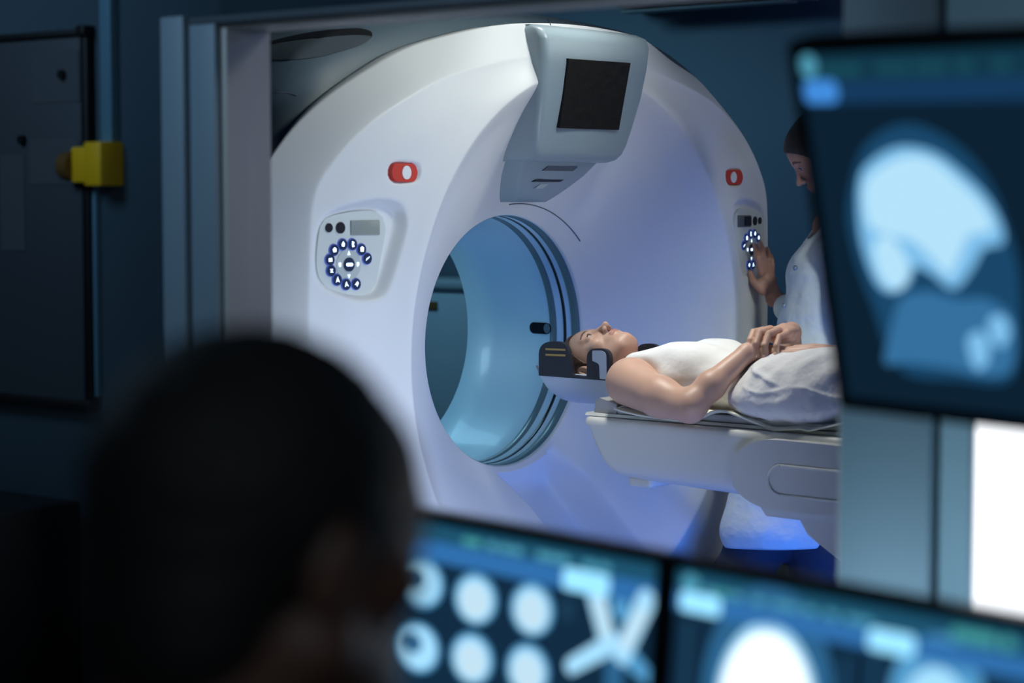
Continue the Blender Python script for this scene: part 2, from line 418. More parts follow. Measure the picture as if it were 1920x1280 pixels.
wall('baseboard_right', [((2.485, -5.2, 0), (2.5, 4.1, .1))], M['seam'])
win = empty('window_1', (X0, (YA + YB) / 2, ZA)); props(win, kind='structure')
def winpart(name, boxes, m, r=.004):
    bm = bmesh.new()
    for lo, hi in boxes: rbox(bm, lo, hi, r)
    return from_bm(name, bm, m, win, True, 35)
winpart('casing', [((X0 - .022, YB + .070, ZA - .13), (X0, YB + .128, ZB + .018)), ((X0 - .014, YB, ZA - .13), (X0, YB + .064, ZB + .012)),
                   ((X0 - .022, YA - .134, ZA - .13), (X0, YA, ZB + .018)), ((X0 - .022, YA, ZA - .13), (X0, YB, ZA - .01))], M['frame'])
winpart('head_casing', [((X0 - .016, YA, ZB), (X0, YB + .064, ZB + .014))], M['seam'])
winpart('lining', [((X0, YB - .014, ZA), (X1 + .002, YB, ZB)), ((X0, YA, ZA), (X1 + .002, YA + .014, ZB)), ((X0, YA + .014, ZA), (X1 + .002, YB - .014, ZA + .014)),
                   ((X0, YA + .014, ZB - .006), (X1 + .002, YB - .014, ZB))], M['reveal'], .002)
gm = bpy.data.materials.new('window_glass'); gm.use_nodes = True
nt = gm.node_tree; nt.nodes.remove(nt.nodes['Principled BSDF'])
tr = nt.nodes.new('ShaderNodeBsdfTransparent'); gl = nt.nodes.new('ShaderNodeBsdfGlossy'); mx = nt.nodes.new('ShaderNodeMixShader')
gl.inputs['Roughness'].default_value = .02; tr.inputs[0].default_value = (.985, .995, .99, 1); mx.inputs[0].default_value = .025
nt.links.new(tr.outputs[0], mx.inputs[1]); nt.links.new(gl.outputs[0], mx.inputs[2]); nt.links.new(mx.outputs[0], nt.nodes['Material Output'].inputs[0])
winpart('pane', [((-1.985, YA + .013, ZA + .013), (-1.979, YB - .013, ZB - .005))], gm, 0)

pn = wall('trim_1', [((X0 - .018, YA - .60, .76), (X0, YA - .147, 3))], M['panel'])
# air conditioner high on the far wall
ac = empty('air_conditioner', (2.5, 1.16, 2.19)); props(ac, 'white wall-mounted air conditioner with an open dark outlet, high on the blue wall', 'air conditioner')
bm = bmesh.new()
prof = [(0, 0), (-.12, .0), (-.20, .045), (-.215, .10), (-.21, .27), (-.19, .30), (0, .30)]
prism(bm, prof, (2.5, .74, 2.205), (1, 0, 0), (0, 0, 1), (0, 1, 0), .84)
from_bm('body', bm, M['acw'], ac)
boxobj('outlet', (2.296, .77, 2.214), (2.372, 1.55, 2.247), M['dark'], ac, .002)
boxobj('louvre', (2.31, .775, 2.190), (2.395, 1.545, 2.198), M['acw'], ac, .002)

rc = empty('storage_cabinet', (2.2, 3.1, 0)); props(rc, 'pale low cabinet against the wall behind the scanner, seen through the bore', 'cabinet')
boxobj('carcass', (2.05, 1.9, 0), (2.49, 4.0, 1.07), M['cabp'], rc, .006); boxobj('cabinet_top', (2.03, 1.88, 1.07), (2.495, 4.02, 1.10), M['frame'], rc, .004)
for k in range(4): boxobj('door', (2.035, 1.92 + k * .52, .06), (2.05, 2.42 + k * .52, 1.05), M['cabp'], rc, .003)
boxobj('door_sign', (2.028, 2.28, .985), (2.034, 2.38, 1.015), M['brownp'], rc, 0)
# whiteboard and small things on the control-room side of the partition wall
wb = empty('whiteboard', (X0, .0, 1.07)); props(wb, 'dark framed whiteboard with papers, on the dim wall left of the window', 'whiteboard')
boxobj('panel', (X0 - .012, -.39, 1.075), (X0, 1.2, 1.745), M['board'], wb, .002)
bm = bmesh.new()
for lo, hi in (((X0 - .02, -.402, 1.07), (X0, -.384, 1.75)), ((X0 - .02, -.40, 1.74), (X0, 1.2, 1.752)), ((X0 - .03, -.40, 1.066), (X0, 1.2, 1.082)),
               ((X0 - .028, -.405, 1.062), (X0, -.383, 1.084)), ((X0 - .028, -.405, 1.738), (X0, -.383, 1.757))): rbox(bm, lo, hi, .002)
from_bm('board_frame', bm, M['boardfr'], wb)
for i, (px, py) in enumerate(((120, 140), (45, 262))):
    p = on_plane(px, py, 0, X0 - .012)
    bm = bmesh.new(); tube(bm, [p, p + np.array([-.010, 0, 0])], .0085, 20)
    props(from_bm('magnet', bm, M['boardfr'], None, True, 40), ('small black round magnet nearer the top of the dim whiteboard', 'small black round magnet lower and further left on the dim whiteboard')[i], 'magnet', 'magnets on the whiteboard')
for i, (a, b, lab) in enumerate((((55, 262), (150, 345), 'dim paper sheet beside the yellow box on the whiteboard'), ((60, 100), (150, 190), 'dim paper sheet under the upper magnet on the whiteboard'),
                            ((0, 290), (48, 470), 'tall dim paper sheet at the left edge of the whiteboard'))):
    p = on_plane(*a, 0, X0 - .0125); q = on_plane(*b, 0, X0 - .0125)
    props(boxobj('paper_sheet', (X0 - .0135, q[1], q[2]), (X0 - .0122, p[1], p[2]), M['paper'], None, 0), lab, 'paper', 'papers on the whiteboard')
yb = empty('socket_box', (X0, -.45, 1.47)); props(yb, 'yellow electrical box with a round cap, on the dark wall beside the whiteboard', 'socket box')
boxobj('box_body', (X0 - .055, -.478, 1.470), (X0, -.432, 1.548), M['yellow'], yb, .004)
boxobj('cover_plate', (X0 - .045, -.434, 1.476), (X0, -.385, 1.540), M['yellow'], yb, .004)
bm = bmesh.new(); tube(bm, [(X0 - .03, -.388, 1.506), (X0 - .03, -.355, 1.506)], [.030, .026], 24); from_bm('round_cap', bm, M['brownp'], yb, True, 40)
props(boxobj('cable_duct', (X0 - .02, -.468, 1.548), (X0, -.437, 2.4), M['teal'], None, .003), 'pale blue vertical cable duct running up from the yellow box', 'duct')
props(boxobj('duct_strip', (X0 - .013, -.412, 1.09), (X0, -.4035, 1.47), M['teal'], None, .002), 'thin blue strip along the right edge of the whiteboard below the yellow box', 'strip')

# lightbox
lb = empty('light_box', (X0, -2.28, .89)); props(lb, 'glowing white rounded light box on the wall right of the window', 'light box')
def rrect(w, h, r, n=6):
    o = []
    for cx, cy, a0 in ((w - r, h - r, 0), (r, h - r, 90), (r, r, 180), (w - r, r, 270)):
        for k in range(n + 1):
            a = math.radians(a0 + 90 * k / n); o.append((cx + r * math.cos(a), cy + r * math.sin(a)))
    return o
bm = bmesh.new(); prism(bm, rrect(.46, .33, .02), (X0, -2.594, .865), (0, 1, 0), (0, 0, 1), (-1, 0, 0), .035); from_bm('housing', bm, M['frame'], lb)
bm = bmesh.new(); prism(bm, rrect(.44, .31, .016), (X0 - .035, -2.584, .858 + .017), (0, 1, 0), (0, 0, 1), (-1, 0, 0), .004); from_bm('diffuser', bm, G['white'], lb)

# ------------------------------------------------------------------ the scanner
gan = empty('ct_scanner', (0, .5, 0))
props(gan, 'large white ring-shaped CT scanner with round bore and grey screen console', 'scanner')
CZ = 1.05
half = [(0, 1.912), (.2, 1.905), (.37, 1.885), (.62, 1.822), (.77, 1.758), (.915, 1.675), (1.025, 1.58), (1.09, 1.48), (1.108, 1.3), (1.112, 1.1), (1.11, .8), (1.09, .4), (1.06, .10)]
def outline(half, bottom=.06):
    pts = [(x, z) for x, z in half] + [(half[-1][0] - .06, bottom), (.5, bottom), (0, bottom)]
    full = pts + [(-x, z) for x, z in reversed(pts[1:-1])]
    c = catmull(full, 10); ang = np.arctan2(c[:, 0], c[:, 1] - CZ); r = np.hypot(c[:, 0], c[:, 1] - CZ)
    o = np.argsort(ang); ang = ang[o]; r = r[o]
    return lambda th: np.interp(th, np.concatenate([ang - 2 * PI, ang, ang + 2 * PI]), np.concatenate([r, r, r]))
Rf = outline(half)
NT = 900
TH = np.linspace(-PI, PI, NT, endpoint=False)
RB = .352
def polysdf(px, pz, poly):
    poly = np.asarray(poly); d = np.full(px.shape, 1e9); inside = np.zeros(px.shape, bool); n = len(poly)
    for i in range(n):
        a = poly[i]; b = poly[(i + 1) % n]; e = b - a; wx = px - a[0]; wz = pz - a[1]
        t = np.clip((wx * e[0] + wz * e[1]) / max(e @ e, 1e-12), 0, 1); d = np.minimum(d, np.hypot(wx - e[0] * t, wz - e[1] * t))
        c = ((a[1] <= pz) & (b[1] > pz)) | ((b[1] <= pz) & (a[1] > pz))
        s = (px - a[0]) < (pz - a[1]) * e[0] / (e[1] if abs(e[1]) > 1e-12 else 1e-12); inside ^= (c & s)
    return np.where(inside, -d, d)
YP = .030
def pan(px, py, y=YP):
    p = on_plane(px, py, 1, y); return (p[0], p[2])
rec_poly = catmull([pan(*q) for q in ((603, 440), (622, 398), (660, 380), (712, 372), (742, 386), (749, 420), (738, 470), (722, 530), (706, 558), (672, 564), (628, 550), (603, 520))], 5)
plate_poly = catmull([pan(*q, .042) for q in ((607, 430), (617, 410), (650, 399), (694, 396), (712, 408), (716, 432), (708, 485), (700, 532), (682, 553), (640, 550), (612, 530), (602, 495))], 5)
eb_poly = catmull([pan(*q, .012) for q in ((729, 322), (733, 310), (745, 305), (768, 306), (779, 313), (780, 326), (776, 337), (764, 341), (743, 341), (732, 333))], 4)
def yfront(X, Z, R, r):
    t = np.clip((r - RB) / (.735 - RB), 0, 1)
    y = .28 * (1 - t) ** 1.02
    y = y - .012 * np.exp(-((r - .735) / .05) ** 2) + 0
    e = np.maximum(R - r, 0)
    y = y + .03 * np.clip((np.abs(X) - .66) / .27, 0, 1.6) ** 1.4 * (r > .6)
    y = y + .012 * ss(.20, .09, e) + .085 * np.clip(1 - e / .092, 0, 1) ** 1.15 * (.22 + .78 * ss(.22, .6, np.abs(X)))
    # cut-out for the couch under the bore
    lft = np.interp(Z, [.30, .5, .6, .68, .75], [.10, .035, .0, -.06, -.10]); rgt = np.interp(Z, [.30, .46, .55, .64, .70, .75], [.36, .315, .29, .262, .225, .2])
    g = ss(lft - .003, lft + .022, X) * ss(rgt + .008, rgt - .05, X) * ss(.76, .60, Z) * (r > RB + .02)
    y = y + .125 * g
    # scooped recesses for the two control panels and the two emergency buttons
    aX = -np.abs(X)
    near = (np.abs(aX + .88) < .25) & (np.abs(Z - 1.35) < .35)
    d = np.full(X.shape, 1.0); d2 = d.copy()
    d[near] = polysdf(aX[near], Z[near], rec_poly); d2[near] = polysdf(aX[near], Z[near], eb_poly)
    wr = ss(.003, -.022, d); y = y * (1 - wr) + (.042 + .007 + .12 * (np.abs(X) - .88)) * wr + .012 * ss(.0045, -.003, d2)
    return y
NR = 190
s_ = np.concatenate([np.linspace(0, 1, NR)])
Rt = Rf(TH)
RR = RB + (Rt[None, :] - RB) * s_[:, None]
XX = RR * np.sin(TH)[None, :]; ZZ = CZ + RR * np.cos(TH)[None, :]
YY = yfront(XX, ZZ, Rt[None, :], RR)
rows = [(XX[i], YY[i], ZZ[i]) for i in range(NR)]
y_edge = YY[-1]
lip = [(RB * np.sin(TH), YY[0] + .006, CZ + RB * np.cos(TH))]
for k in (.3, .6, 1.0):
    yy = y_edge + (.150 - y_edge) * k; rr = Rt * 1.0 - .004 * k
    rows.append((rr * np.sin(TH), yy, CZ + rr * np.cos(TH)))
rows.append(((Rt - .03) * np.sin(TH), np.full(NT, .153), CZ + (Rt - .03) * np.cos(TH)))
rows = lip + rows
def ringmesh(name, rows, m, parent, closed=True, flip=False, mi=None):
    V = np.concatenate([np.stack([r[0] + 0 * TH, r[1] + 0 * TH, r[2] + 0 * TH], 1) for r in rows]); n = NT; K = len(rows)
    i = np.arange(K - 1)[:, None] * n; j = np.arange(n)[None, :]; jn = (np.arange(n)[None, :] + 1) % n
    Q = np.stack([i + j, i + jn, i + n + jn, i + n + j], -1).reshape(-1, 4)
    if flip: Q = Q[:, ::-1]
    return np_mesh(name, V, Q, m, parent, None if mi is None else np.repeat(mi, n))
cov = ringmesh('front_cover', rows, M['cover'], gan)

# grey rear housing: a loft of widening outlines, closed at the back with its own flare
halfb = [(0, 1.968), (.3, 1.962), (.55, 1.945), (.80, 1.875), (.95, 1.79), (1.03, 1.68), (1.06, 1.5), (1.07, 1.2), (1.07, .8), (1.05, .4), (1.02, .10)]
Rb = outline(halfb); Rbt = Rb(TH)
rows = []
sideoff = -.05 * ss(.80, 1.0, np.abs(Rt * np.sin(TH)))
for y, k, off in ((.150, 0, -.03), (.151, 0, -.014), (.17, .35, -.002), (.22, .75, 0), (.30, .92, 0), (.42, 1, 0), (.65, 1, 0), (.85, .95, -.01), (.95, .8, -.03), (.99, .6, -.07), (1.0, .5, -.12)):
    r = Rt * (1 - k) + Rbt * k + off + sideoff; rows.append((r * np.sin(TH), y, CZ + r * np.cos(TH)))
for t in np.linspace(.1, 1, 8):
    r = (Rt * .5 + Rbt * .5 - .12) * (1 - t) + .36 * t; rows.append((r * np.sin(TH), 1.0 - .28 * ss(.35, 1, t), CZ + r * np.cos(TH)))
rear = ringmesh('rear_housing', rows, M['grey'], gan)
# bore liner with its stripes
def liner(name, spans, m):
    ys = spans
    rows = [(ro * np.sin(TH), y, CZ + ro * np.cos(TH)) for y, ro in ys]
    return ringmesh(name, rows, m, gan, flip=True)
liner('bore_liner', [(.285, .360), (.286, .3500), (.45, .3500), (.6, .3500), (.715, .3500), (.725, .362)], M['bore'])
for a, b, m, nm in ((.287, .318, 'borestr', 'bore_stripe'), (.336, .347, 'boredark', 'bore_slit'), (.372, .398, 'borestr', 'bore_stripe')):
    liner(nm, [(a, .3502), (a + .001, .3487), (b - .001, .3487), (b, .3502)], M[m])
# laser window: dark pill on the liner's right side
bm = bmesh.new(); poly = rrect(.080, .034, .0165, 8)
n = len(poly); top = []
for (u, v) in poly:
    a = (v - .017) / .35 + math.asin(.012 / .35) ; top.append(bm.verts.new((.3475 * math.cos(a), .393 + u, CZ + .3475 * math.sin(a))))
bm.faces.new(top); from_bm('laser_window', bm, M['boredark'], gan)
bm = bmesh.new(); top = []
for (u, v) in rrect(.024, .030, .014, 8):
    a = (v - .015) / .35 + math.asin(.012 / .35); top.append(bm.verts.new((.3468 * math.cos(a), .395 + u, CZ + .3468 * math.sin(a))))
bm.faces.new(top); from_bm('laser_lens', bm, M['borestr'], gan)

# screen console at the top of the ring
rowsP = [  # z, half width, front y, back y
    (1.905, .215, .06, .16), (1.898, .236, .0, .16), (1.885, .244, -.028, .15), (1.86, .243, -.038, .14), (1.80, .238, -.034, .14), (1.72, .229, -.020, .14), (1.64, .217, .0, .16), (1.59, .205, .012, .16), (1.568, .196, .020, .18), (1.553, .187, .034, .20), (1.546, .182, .060, .21)]
base = [(1.90, .238, .012), (1.84, .236, -.006), (1.76, .226, .005), (1.68, .208, .030), (1.60, .190, .060), (1.55, .170, .086), (1.51, .146, .118), (1.48, .118, .146), (1.455, .092, .172), (1.437, .068, .192)]
def console_loft(name, rws, rad, m, ns=9, close_bottom=True):
    V = []; F = []; n = None
    for z, w, yf, yb in rws:
        sec = []
        sec.append((-w - .004, yb))
        for k in range(ns + 1):
            a = PI - (PI / 2) * k / ns; sec.append((-w + rad + rad * math.cos(a), yf + rad - rad * math.sin(a)))
        for k in range(1, 6): sec.append((-w + rad + (2 * w - 2 * rad) * k / 6, yf - .010 * math.sin(PI * k / 6)))
        for k in range(ns + 1):
            a = PI / 2 - (PI / 2) * k / ns; sec.append((w - rad + rad * math.cos(a), yf + rad - rad * math.sin(a)))
        sec.append((w + .004, yb))
        n = len(sec); V += [(x, y, z) for x, y in sec]
    for i in range(len(rws) - 1):
        for k in range(n - 1): F.append((i * n + k, i * n + k + 1, (i + 1) * n + k + 1, (i + 1) * n + k))
    F.append(tuple(range(n))); F.append(tuple((len(rws) - 1) * n + k for k in reversed(range(n))))
    bm = bmesh.new(); vs = [bm.verts.new(v) for v in V]
    for f in F: bm.faces.new([vs[i] for i in f])
    return from_bm(name, bm, m, gan, True, 50)
console_loft('console_base', [(z, w, y, .30) for z, w, y in base], .012, M['greyl'])
con = console_loft('console_bezel', rowsP, .022, M['greyl'])
def scr_quad(px):   # on the console's tilted face
    return [on_plane(x, y, 1, yy) for x, y, yy in px]
q = [Vector((-.152, -.0478, 1.812)), Vector((.128, -.0478, 1.815)), Vector((.122, -.0135, 1.634)), Vector((-.146, -.0135, 1.632))]
bm = bmesh.new(); vs = [bm.verts.new(p) for p in q]; bm.faces.new(vs); r_ = bmesh.ops.extrude_face_region(bm, geom=bm.faces[:]); bmesh.ops.translate(bm, vec=(0, .02, .003), verts=[v for v in r_['geom'] if isinstance(v, bmesh.types.BMVert)])
from_bm('console_screen', bm, M['screenoff'], gan)
# slots and little label on the console base
def yb_at(z): b = sorted(base); return float(np.interp(z, [p[0] for p in b], [p[2] for p in b])) - .010
def slot(name, x0, x1, z0, z1, m):
    bm = bmesh.new(); vs = [bm.verts.new((x, yb_at(z) - .0015, z)) for x, z in ((x0, z0), (x1, z0), (x1 + .012, z1), (x0 + .012, z1))]
    bm.faces.new(vs); r_ = bmesh.ops.extrude_face_region(bm, geom=bm.faces[:]); bmesh.ops.translate(bm, vec=(0, .008, 0), verts=[v for v in r_['geom'] if isinstance(v, bmesh.types.BMVert)])
    return from_bm(name, bm, m, gan)
slot('camera_slot', -.075, .060, 1.522, 1.534, M['seam'])
slot('intercom_slot', -.085, .035, 1.492, 1.498, M['dark'])
slot('status_label', -.055, -.020, 1.474, 1.486, M['btng'])
# fine seam arc above the bore
bm = bmesh.new()
pts = []
for a in np.linspace(-.05, .78, 26):
    r = .402 + .012 * math.sin(a * 2); X = r * math.sin(a); Z = CZ + r * math.cos(a) - .02
    rr = math.hypot(X, Z - CZ); y = float(yfront(np.array([X]), np.array([Z]), np.array([.86]), np.array([rr]))[0]); pts.append((X, y - .0005, Z))
tube(bm, pts, .0016, 6); from_bm('seam_line', bm, M['seam'], gan, True)

# control panels and emergency buttons (left as measured, right mirrored)
def disc(bm, c, r, y, n=20, mi=0, sx=1, depth=.004, th=0):
    vs = []
    for k in range(n):
        a = 2 * PI * k / n; vs.append((c[0] + r * sx * math.cos(a), c[1] + r * math.sin(a)))
    prism(bm, vs, (0, y, 0), (1, 0, 0), (0, 0, 1), (0, 1, 0), depth, mi)
YPL = .042
cen = pan(654.5, 495.8, YPL)
glyphs = [[(0, .9), (.5, .2), (.3, -.6), (-.4, -.5), (-.6, .1)], [(-.3, .9), (.4, .6), (.1, 0), (.5, -.6), (-.2, -.8), (-.4, 0)], [(-.6, .5), (0, .9), (.6, .5), (.5, -.6), (-.5, -.6)],
          [(.7, .6), (.3, .1), (-.2, -.2), (-.7, -.6), (-.4, .1), (.1, .3)], [(0, .8), (.6, .3), (.5, -.5), (-.4, -.6), (-.7, .2)], [(-.6, .4), (.5, .5), (.6, -.5), (-.6, -.5)],
          [(-.6, .5), (.5, .5), (.1, 0), (.6, -.5), (-.5, -.5), (-.2, 0)], [(0, .9), (.3, 0), (.7, -.7), (0, -.3), (-.6, -.7), (-.3, .1)], [(-.1, .8), (.2, .1), (.7, -.6), (0, -.2), (-.6, -.7), (-.4, .2)], [(.2, .8), (.7, .3), (.1, -.7), (-.2, -.1), (-.7, -.2)]]
for sgn in (1, -1):
    def mx(p): return (p[0] * sgn, p[1])
    pl_o = None
    bm = bmesh.new(); poly = [mx(p) for p in plate_poly]
    if sgn < 0: poly = poly[::-1]
    prism(bm, poly, (0, YPL, 0), (1, 0, 0), (0, 0, 1), (0, 1, 0), .03)
    bmesh.ops.bevel(bm, geom=[e for e in bm.edges if all(abs(v.co.y - YPL) < 1e-5 for v in e.verts)], offset=.003, segments=2, affect='EDGES')
    pl_o = from_bm('control_panel', bm, M['plate'], gan, True, 30)
    pos = [(643.7, 458.3), (660, 458), (675, 467.5), (684.5, 484.5), (629.5, 468.8), (622.5, 487), (624.5, 507.5), (634.5, 524.5), (649.5, 533), (666.2, 532.5)]
    for i, (px, py) in enumerate(pos):
        c = mx(pan(px, py, YPL)); bm = bmesh.new()
        disc(bm, c, .0147, YPL - .003, 20, 0, depth=.004); disc(bm, c, .0128, YPL - .0045, 20, 1, depth=.003)
        gp = [(c[0] + .0085 * x, c[1] + .0085 * z) for x, z in glyphs[i]]
        prism(bm, gp, (0, YPL - .0055, 0), (1, 0, 0), (0, 0, 1), (0, 1, 0), .0015, 2)
        from_bm('button', bm, [M['halo'], M['btn'], M['glyph']], pl_o)
    c = mx(cen)
    bm = bmesh.new(); disc(bm, c, .0375, YPL - .0015, 40, 0, depth=.003)
    from_bm('button_pad', bm, [M['btng']], pl_o)
    bm = bmesh.new(); disc(bm, c, .0165, YPL - .004, 24, 0, depth=.004); prism(bm, [(c[0] + x, c[1] + z) for x, z in rrect(.020, .008, .0038, 4)] and [(c[0] + x - .010, c[1] + z - .004) for x, z in rrect(.020, .008, .0038, 4)], (0, YPL - .0052, 0), (1, 0, 0), (0, 0, 1), (0, 1, 0), .002, 1)
    from_bm('button', bm, [M['btn'], M['glyph']], pl_o)
    for dx, dz, gpoly in ((0, .027, [(-.5, -.5), (.5, -.5), (.2, 0), (0, .6), (-.2, 0)]), (0, -.027, [(-.5, .4), (.5, .4), (.2, 0), (0, -.6), (-.2, 0)]),
                          (-.027, 0, [(-.4, .6), (.3, .6), (.2, -.6), (-.1, -.6), (-.5, 0)]), (.027, 0, [(.4, .6), (-.3, .6), (-.2, -.6), (.1, -.6), (.5, 0)])):
        bm = bmesh.new(); prism(bm, [(c[0] + dx + .008 * x, c[1] + dz + .008 * z) for x, z in gpoly], (0, YPL - .003, 0), (1, 0, 0), (0, 0, 1), (0, 1, 0), .0025, 0)
        from_bm('arrow_mark', bm, M['glyph'], pl_o)
    for px, py, r in ((621.5, 427, .0105), (640.7, 427, .0135)):
        bm = bmesh.new(); disc(bm, mx(pan(px, py, YPL)), r, YPL - .003, 24, 0, depth=.004); from_bm('sensor', bm, M['dark'], pl_o)
    a = pan(657.5, 413, YPL); b = pan(706, 440, YPL)
    bm = bmesh.new(); xs = sorted((a[0] * sgn, b[0] * sgn)); rbox(bm, (xs[0], YPL - .003, b[1]), (xs[1], YPL + .005, a[1]), .002); from_bm('display', bm, M['olive' if sgn > 0 else 'seam'], pl_o)
    a = pan(660, 416, YPL - .004); b = pan(685, 437, YPL - .004); xs = sorted((a[0] * sgn, b[0] * sgn))
    if sgn < 0: boxobj('readout', (xs[0] , YPL - .0045, b[1]), (xs[1], YPL - .002, a[1]), M['dark'], pl_o, 0)
    for o_ in [pl_o] + [c_ for c_ in COL.objects if c_.parent == pl_o]:
        for v_ in o_.data.vertices: v_.co.y += .12 * (abs(v_.co.x) - .88)
    # emergency button
    yE = .005
    ce = np.mean(eb_poly, axis=0)
    wE, hE = (np.ptp(eb_poly[:, 0]) * .94, np.ptp(eb_poly[:, 1]) * .92)
    bm = bmesh.new(); poly = [(sgn * ce[0] + x - wE / 2, ce[1] + z - hE / 2) for x, z in rrect(wE, hE, hE * .42, 6)]
    prism(bm, poly, (0, yE, 0), (1, 0, 0), (0, 0, 1), (0, 1, 0), .02)
    bmesh.ops.bevel(bm, geom=[e for e in bm.edges if all(abs(v.co.y - yE) < 1e-5 for v in e.verts)], offset=.0015, segments=2, affect='EDGES')
    em = from_bm('emergency_button', bm, M['red'], gan, True, 30)
    bm = bmesh.new(); disc(bm, (sgn * (ce[0] + .006), ce[1]), .0165, yE - .0015, 28, 0, sx=1.0, depth=.01); from_bm('button_mark', bm, M['white'], em)

# vent and seams lying on the housing's shoulder: measured sight lines dropped onto the real surface
from mathutils.bvhtree import BVHTree
def bvh_of(*obs):
    vs = []; ps = []
    for o in obs:
        k = len(vs); vs += [v.co.copy() for v in o.data.vertices]; ps += [[i + k for i in p.vertices] for p in o.data.polygons]
    return BVHTree.FromPolygons(vs, ps)
BV = bvh_of(rear, cov)
def drop(px, py, off=.002):
    r = Vector(ray(px, py)).normalized(); h = BV.ray_cast(Vector(CAM), r)
    n = h[1] if h[1].dot(r) < 0 else -h[1]
    return h[0] + n * off
up = catmull([(470, 92), (515, 78), (560, 67), (620, 58), (670, 55), (694, 61), (697, 70)], 6, False)
dn = catmull([(470, 113), (515, 113), (560, 112), (605, 106), (650, 94), (682, 82), (697, 71)], 6, False)
def patch(name, A, B, m, off, n=6):
    V = []; F_ = []
    for k in range(n + 1):
        for a, b in zip(A, B): q = a + (b - a) * k / n; V.append(drop(q[0], q[1], off))
    L = len(A)
    for k in range(n):
        for i in range(L - 1): F_.append((k * L + i, k * L + i + 1, (k + 1) * L + i + 1, (k + 1) * L + i))
    return from_np(name, V, F_, m, gan, True)
patch('vent_grille', up, dn, M['vent'], .0025)
patch('vent_slot', up, up + (dn - up) * np.linspace(.12, .40, len(up))[:, None], M['dark'], .004, 3)
for pts in ([(490, 172), (512, 172), (530, 173), (545, 175), (556, 179)], [(1027, 36), (1030, 42), (1032, 47)]):
    try:
        bm = bmesh.new(); tube(bm, [drop(x, y, 0) for x, y in catmull(pts, 5, False)], .0022, 6); from_bm('housing_seam', bm, M['seam'], gan, True)
    except Exception: bm.free()
# ------------------------------------------------------------------ the couch
couch = empty('patient_couch', (0, -1.5, 0)); props(couch, 'white CT patient couch with rounded end, reaching towards the scanner bore', 'couch')
def loft(name, secs, m, parent, closed=True, caps=True, sharp=60):
    bm = bmesh.new(); R = [[bm.verts.new(p) for p in s] for s in secs]; n = len(R[0])
    for i in range(len(R) - 1):
        for k in range(n if closed else n - 1):
            bm.faces.new((R[i][k], R[i][(k + 1) % n], R[i + 1][(k + 1) % n], R[i + 1][k]))
    if caps: bm.faces.new(R[0]); bm.faces.new(list(reversed(R[-1])))
    return from_bm(name, bm, m, parent, True, sharp)
halfc = [(.0, .882), (.17, .882), (.205, .884), (.220, .880), (.226, .868), (.226, .85), (.222, .80), (.208, .757), (.180, .733), (.13, .722), (.0, .718)]
full = catmull(halfc, 4, False); full = np.array(list(full) + [(-x, z) for x, z in full[::-1][1:-1]])
secs = []
for y, k, zs in ((-.150, .90, .25), (-.152, .955, .45), (-.160, .985, .75), (-.175, 1, .92), (-.20, 1, 1), (-.6, 1, 1.08), (-1.2, 1, 1.15), (-2.35, 1, 1.15)):
    sh = .0
    s1 = []
    for x, z in full:
        dz = (z - .884); yy = y + (.35 * dz if z < .86 else 0) * (1 if y > -.3 else 0)
        s1.append((x * k, yy, .884 + dz * (1 if dz > -.02 else zs) if zs > 1 else .884 + dz * (.55 + .45 * zs)))
    secs.append(s1)
loft('cradle', secs, M['bedw'], couch)
loft('tray', [[(x, y, z) for x, z in ((-.205, .886), (-.2, .893), (.2, .893), (.205, .886))] for y in (-.142, -2.3)], M['bedw'], couch, sharp=30)
boxobj('latch', (-.17, -.325, .703), (-.05, -.250, .735), M['bedw'], couch, .014, 4)
def side_block(name, px, X, W, m, rnd=.02, n=5, closed=True):
    poly = catmull([on_plane(x, y, 0, X)[1:] for x, y in px], n) if n > 1 else np.array([on_plane(x, y, 0, X)[1:] for x, y in px])
    bm = bmesh.new(); prism(bm, [tuple(p) for p in poly], (X, 0, 0), (0, 1, 0), (0, 0, 1), (1, 0, 0), W)
    bmesh.ops.recalc_face_normals(bm, faces=bm.faces)
    es = [e for e in bm.edges if abs(e.verts[0].co.x - e.verts[1].co.x) < 1e-6]
    bmesh.ops.bevel(bm, geom=es, offset=rnd, segments=4, affect='EDGES', clamp_overlap=True)
    return from_bm(name, bm, m, couch, True, 40)
YE = -2.2
def blockYZ(name, pts, X, W, m, rnd):
    bm = bmesh.new(); prism(bm, pts, (X, 0, 0), (0, 1, 0), (0, 0, 1), (1, 0, 0), W)
    es = [e for e in bm.edges if abs(e.verts[0].co.x - e.verts[1].co.x) < 1e-6]
    bmesh.ops.bevel(bm, geom=es, offset=rnd, segments=5, affect='EDGES', clamp_overlap=True)
    return from_bm(name, bm, m, couch, True, 40)
def arcpts(cx, cz, rx, rz, a0, a1, n=10): return [(cx + rx * math.cos(math.radians(a)), cz + rz * math.sin(math.radians(a))) for a in np.linspace(a0, a1, n)]
def yz(px, py, X): p = on_plane(px, py, 0, X); return p[1], p[2]
a = yz(1367, 882, -.25); tp = yz(1420, 821, -.25); bt = yz(1450, 956, -.25)
blockYZ('side_cover', [(YE, tp[1] - .002)] + [(a[0] - .135 + .135 * math.cos(t), (tp[1] + bt[1]) / 2 + (tp[1] - bt[1]) / 2 * math.sin(t)) for t in np.linspace(PI / 2, -PI / 2, 25)] + [(YE, bt[1] - .005)], -.252, .504, M['bedw'], .012)
c0 = yz(1440, 898, -.254); r0 = .036
bm = bmesh.new(); tube(bm, [(-.2535, c0[0] - .035 + .035 * math.cos(t), c0[1] + r0 * math.sin(t)) for t in np.linspace(-PI / 2, PI / 2, 14)][::-1] + [], .0035, 8)
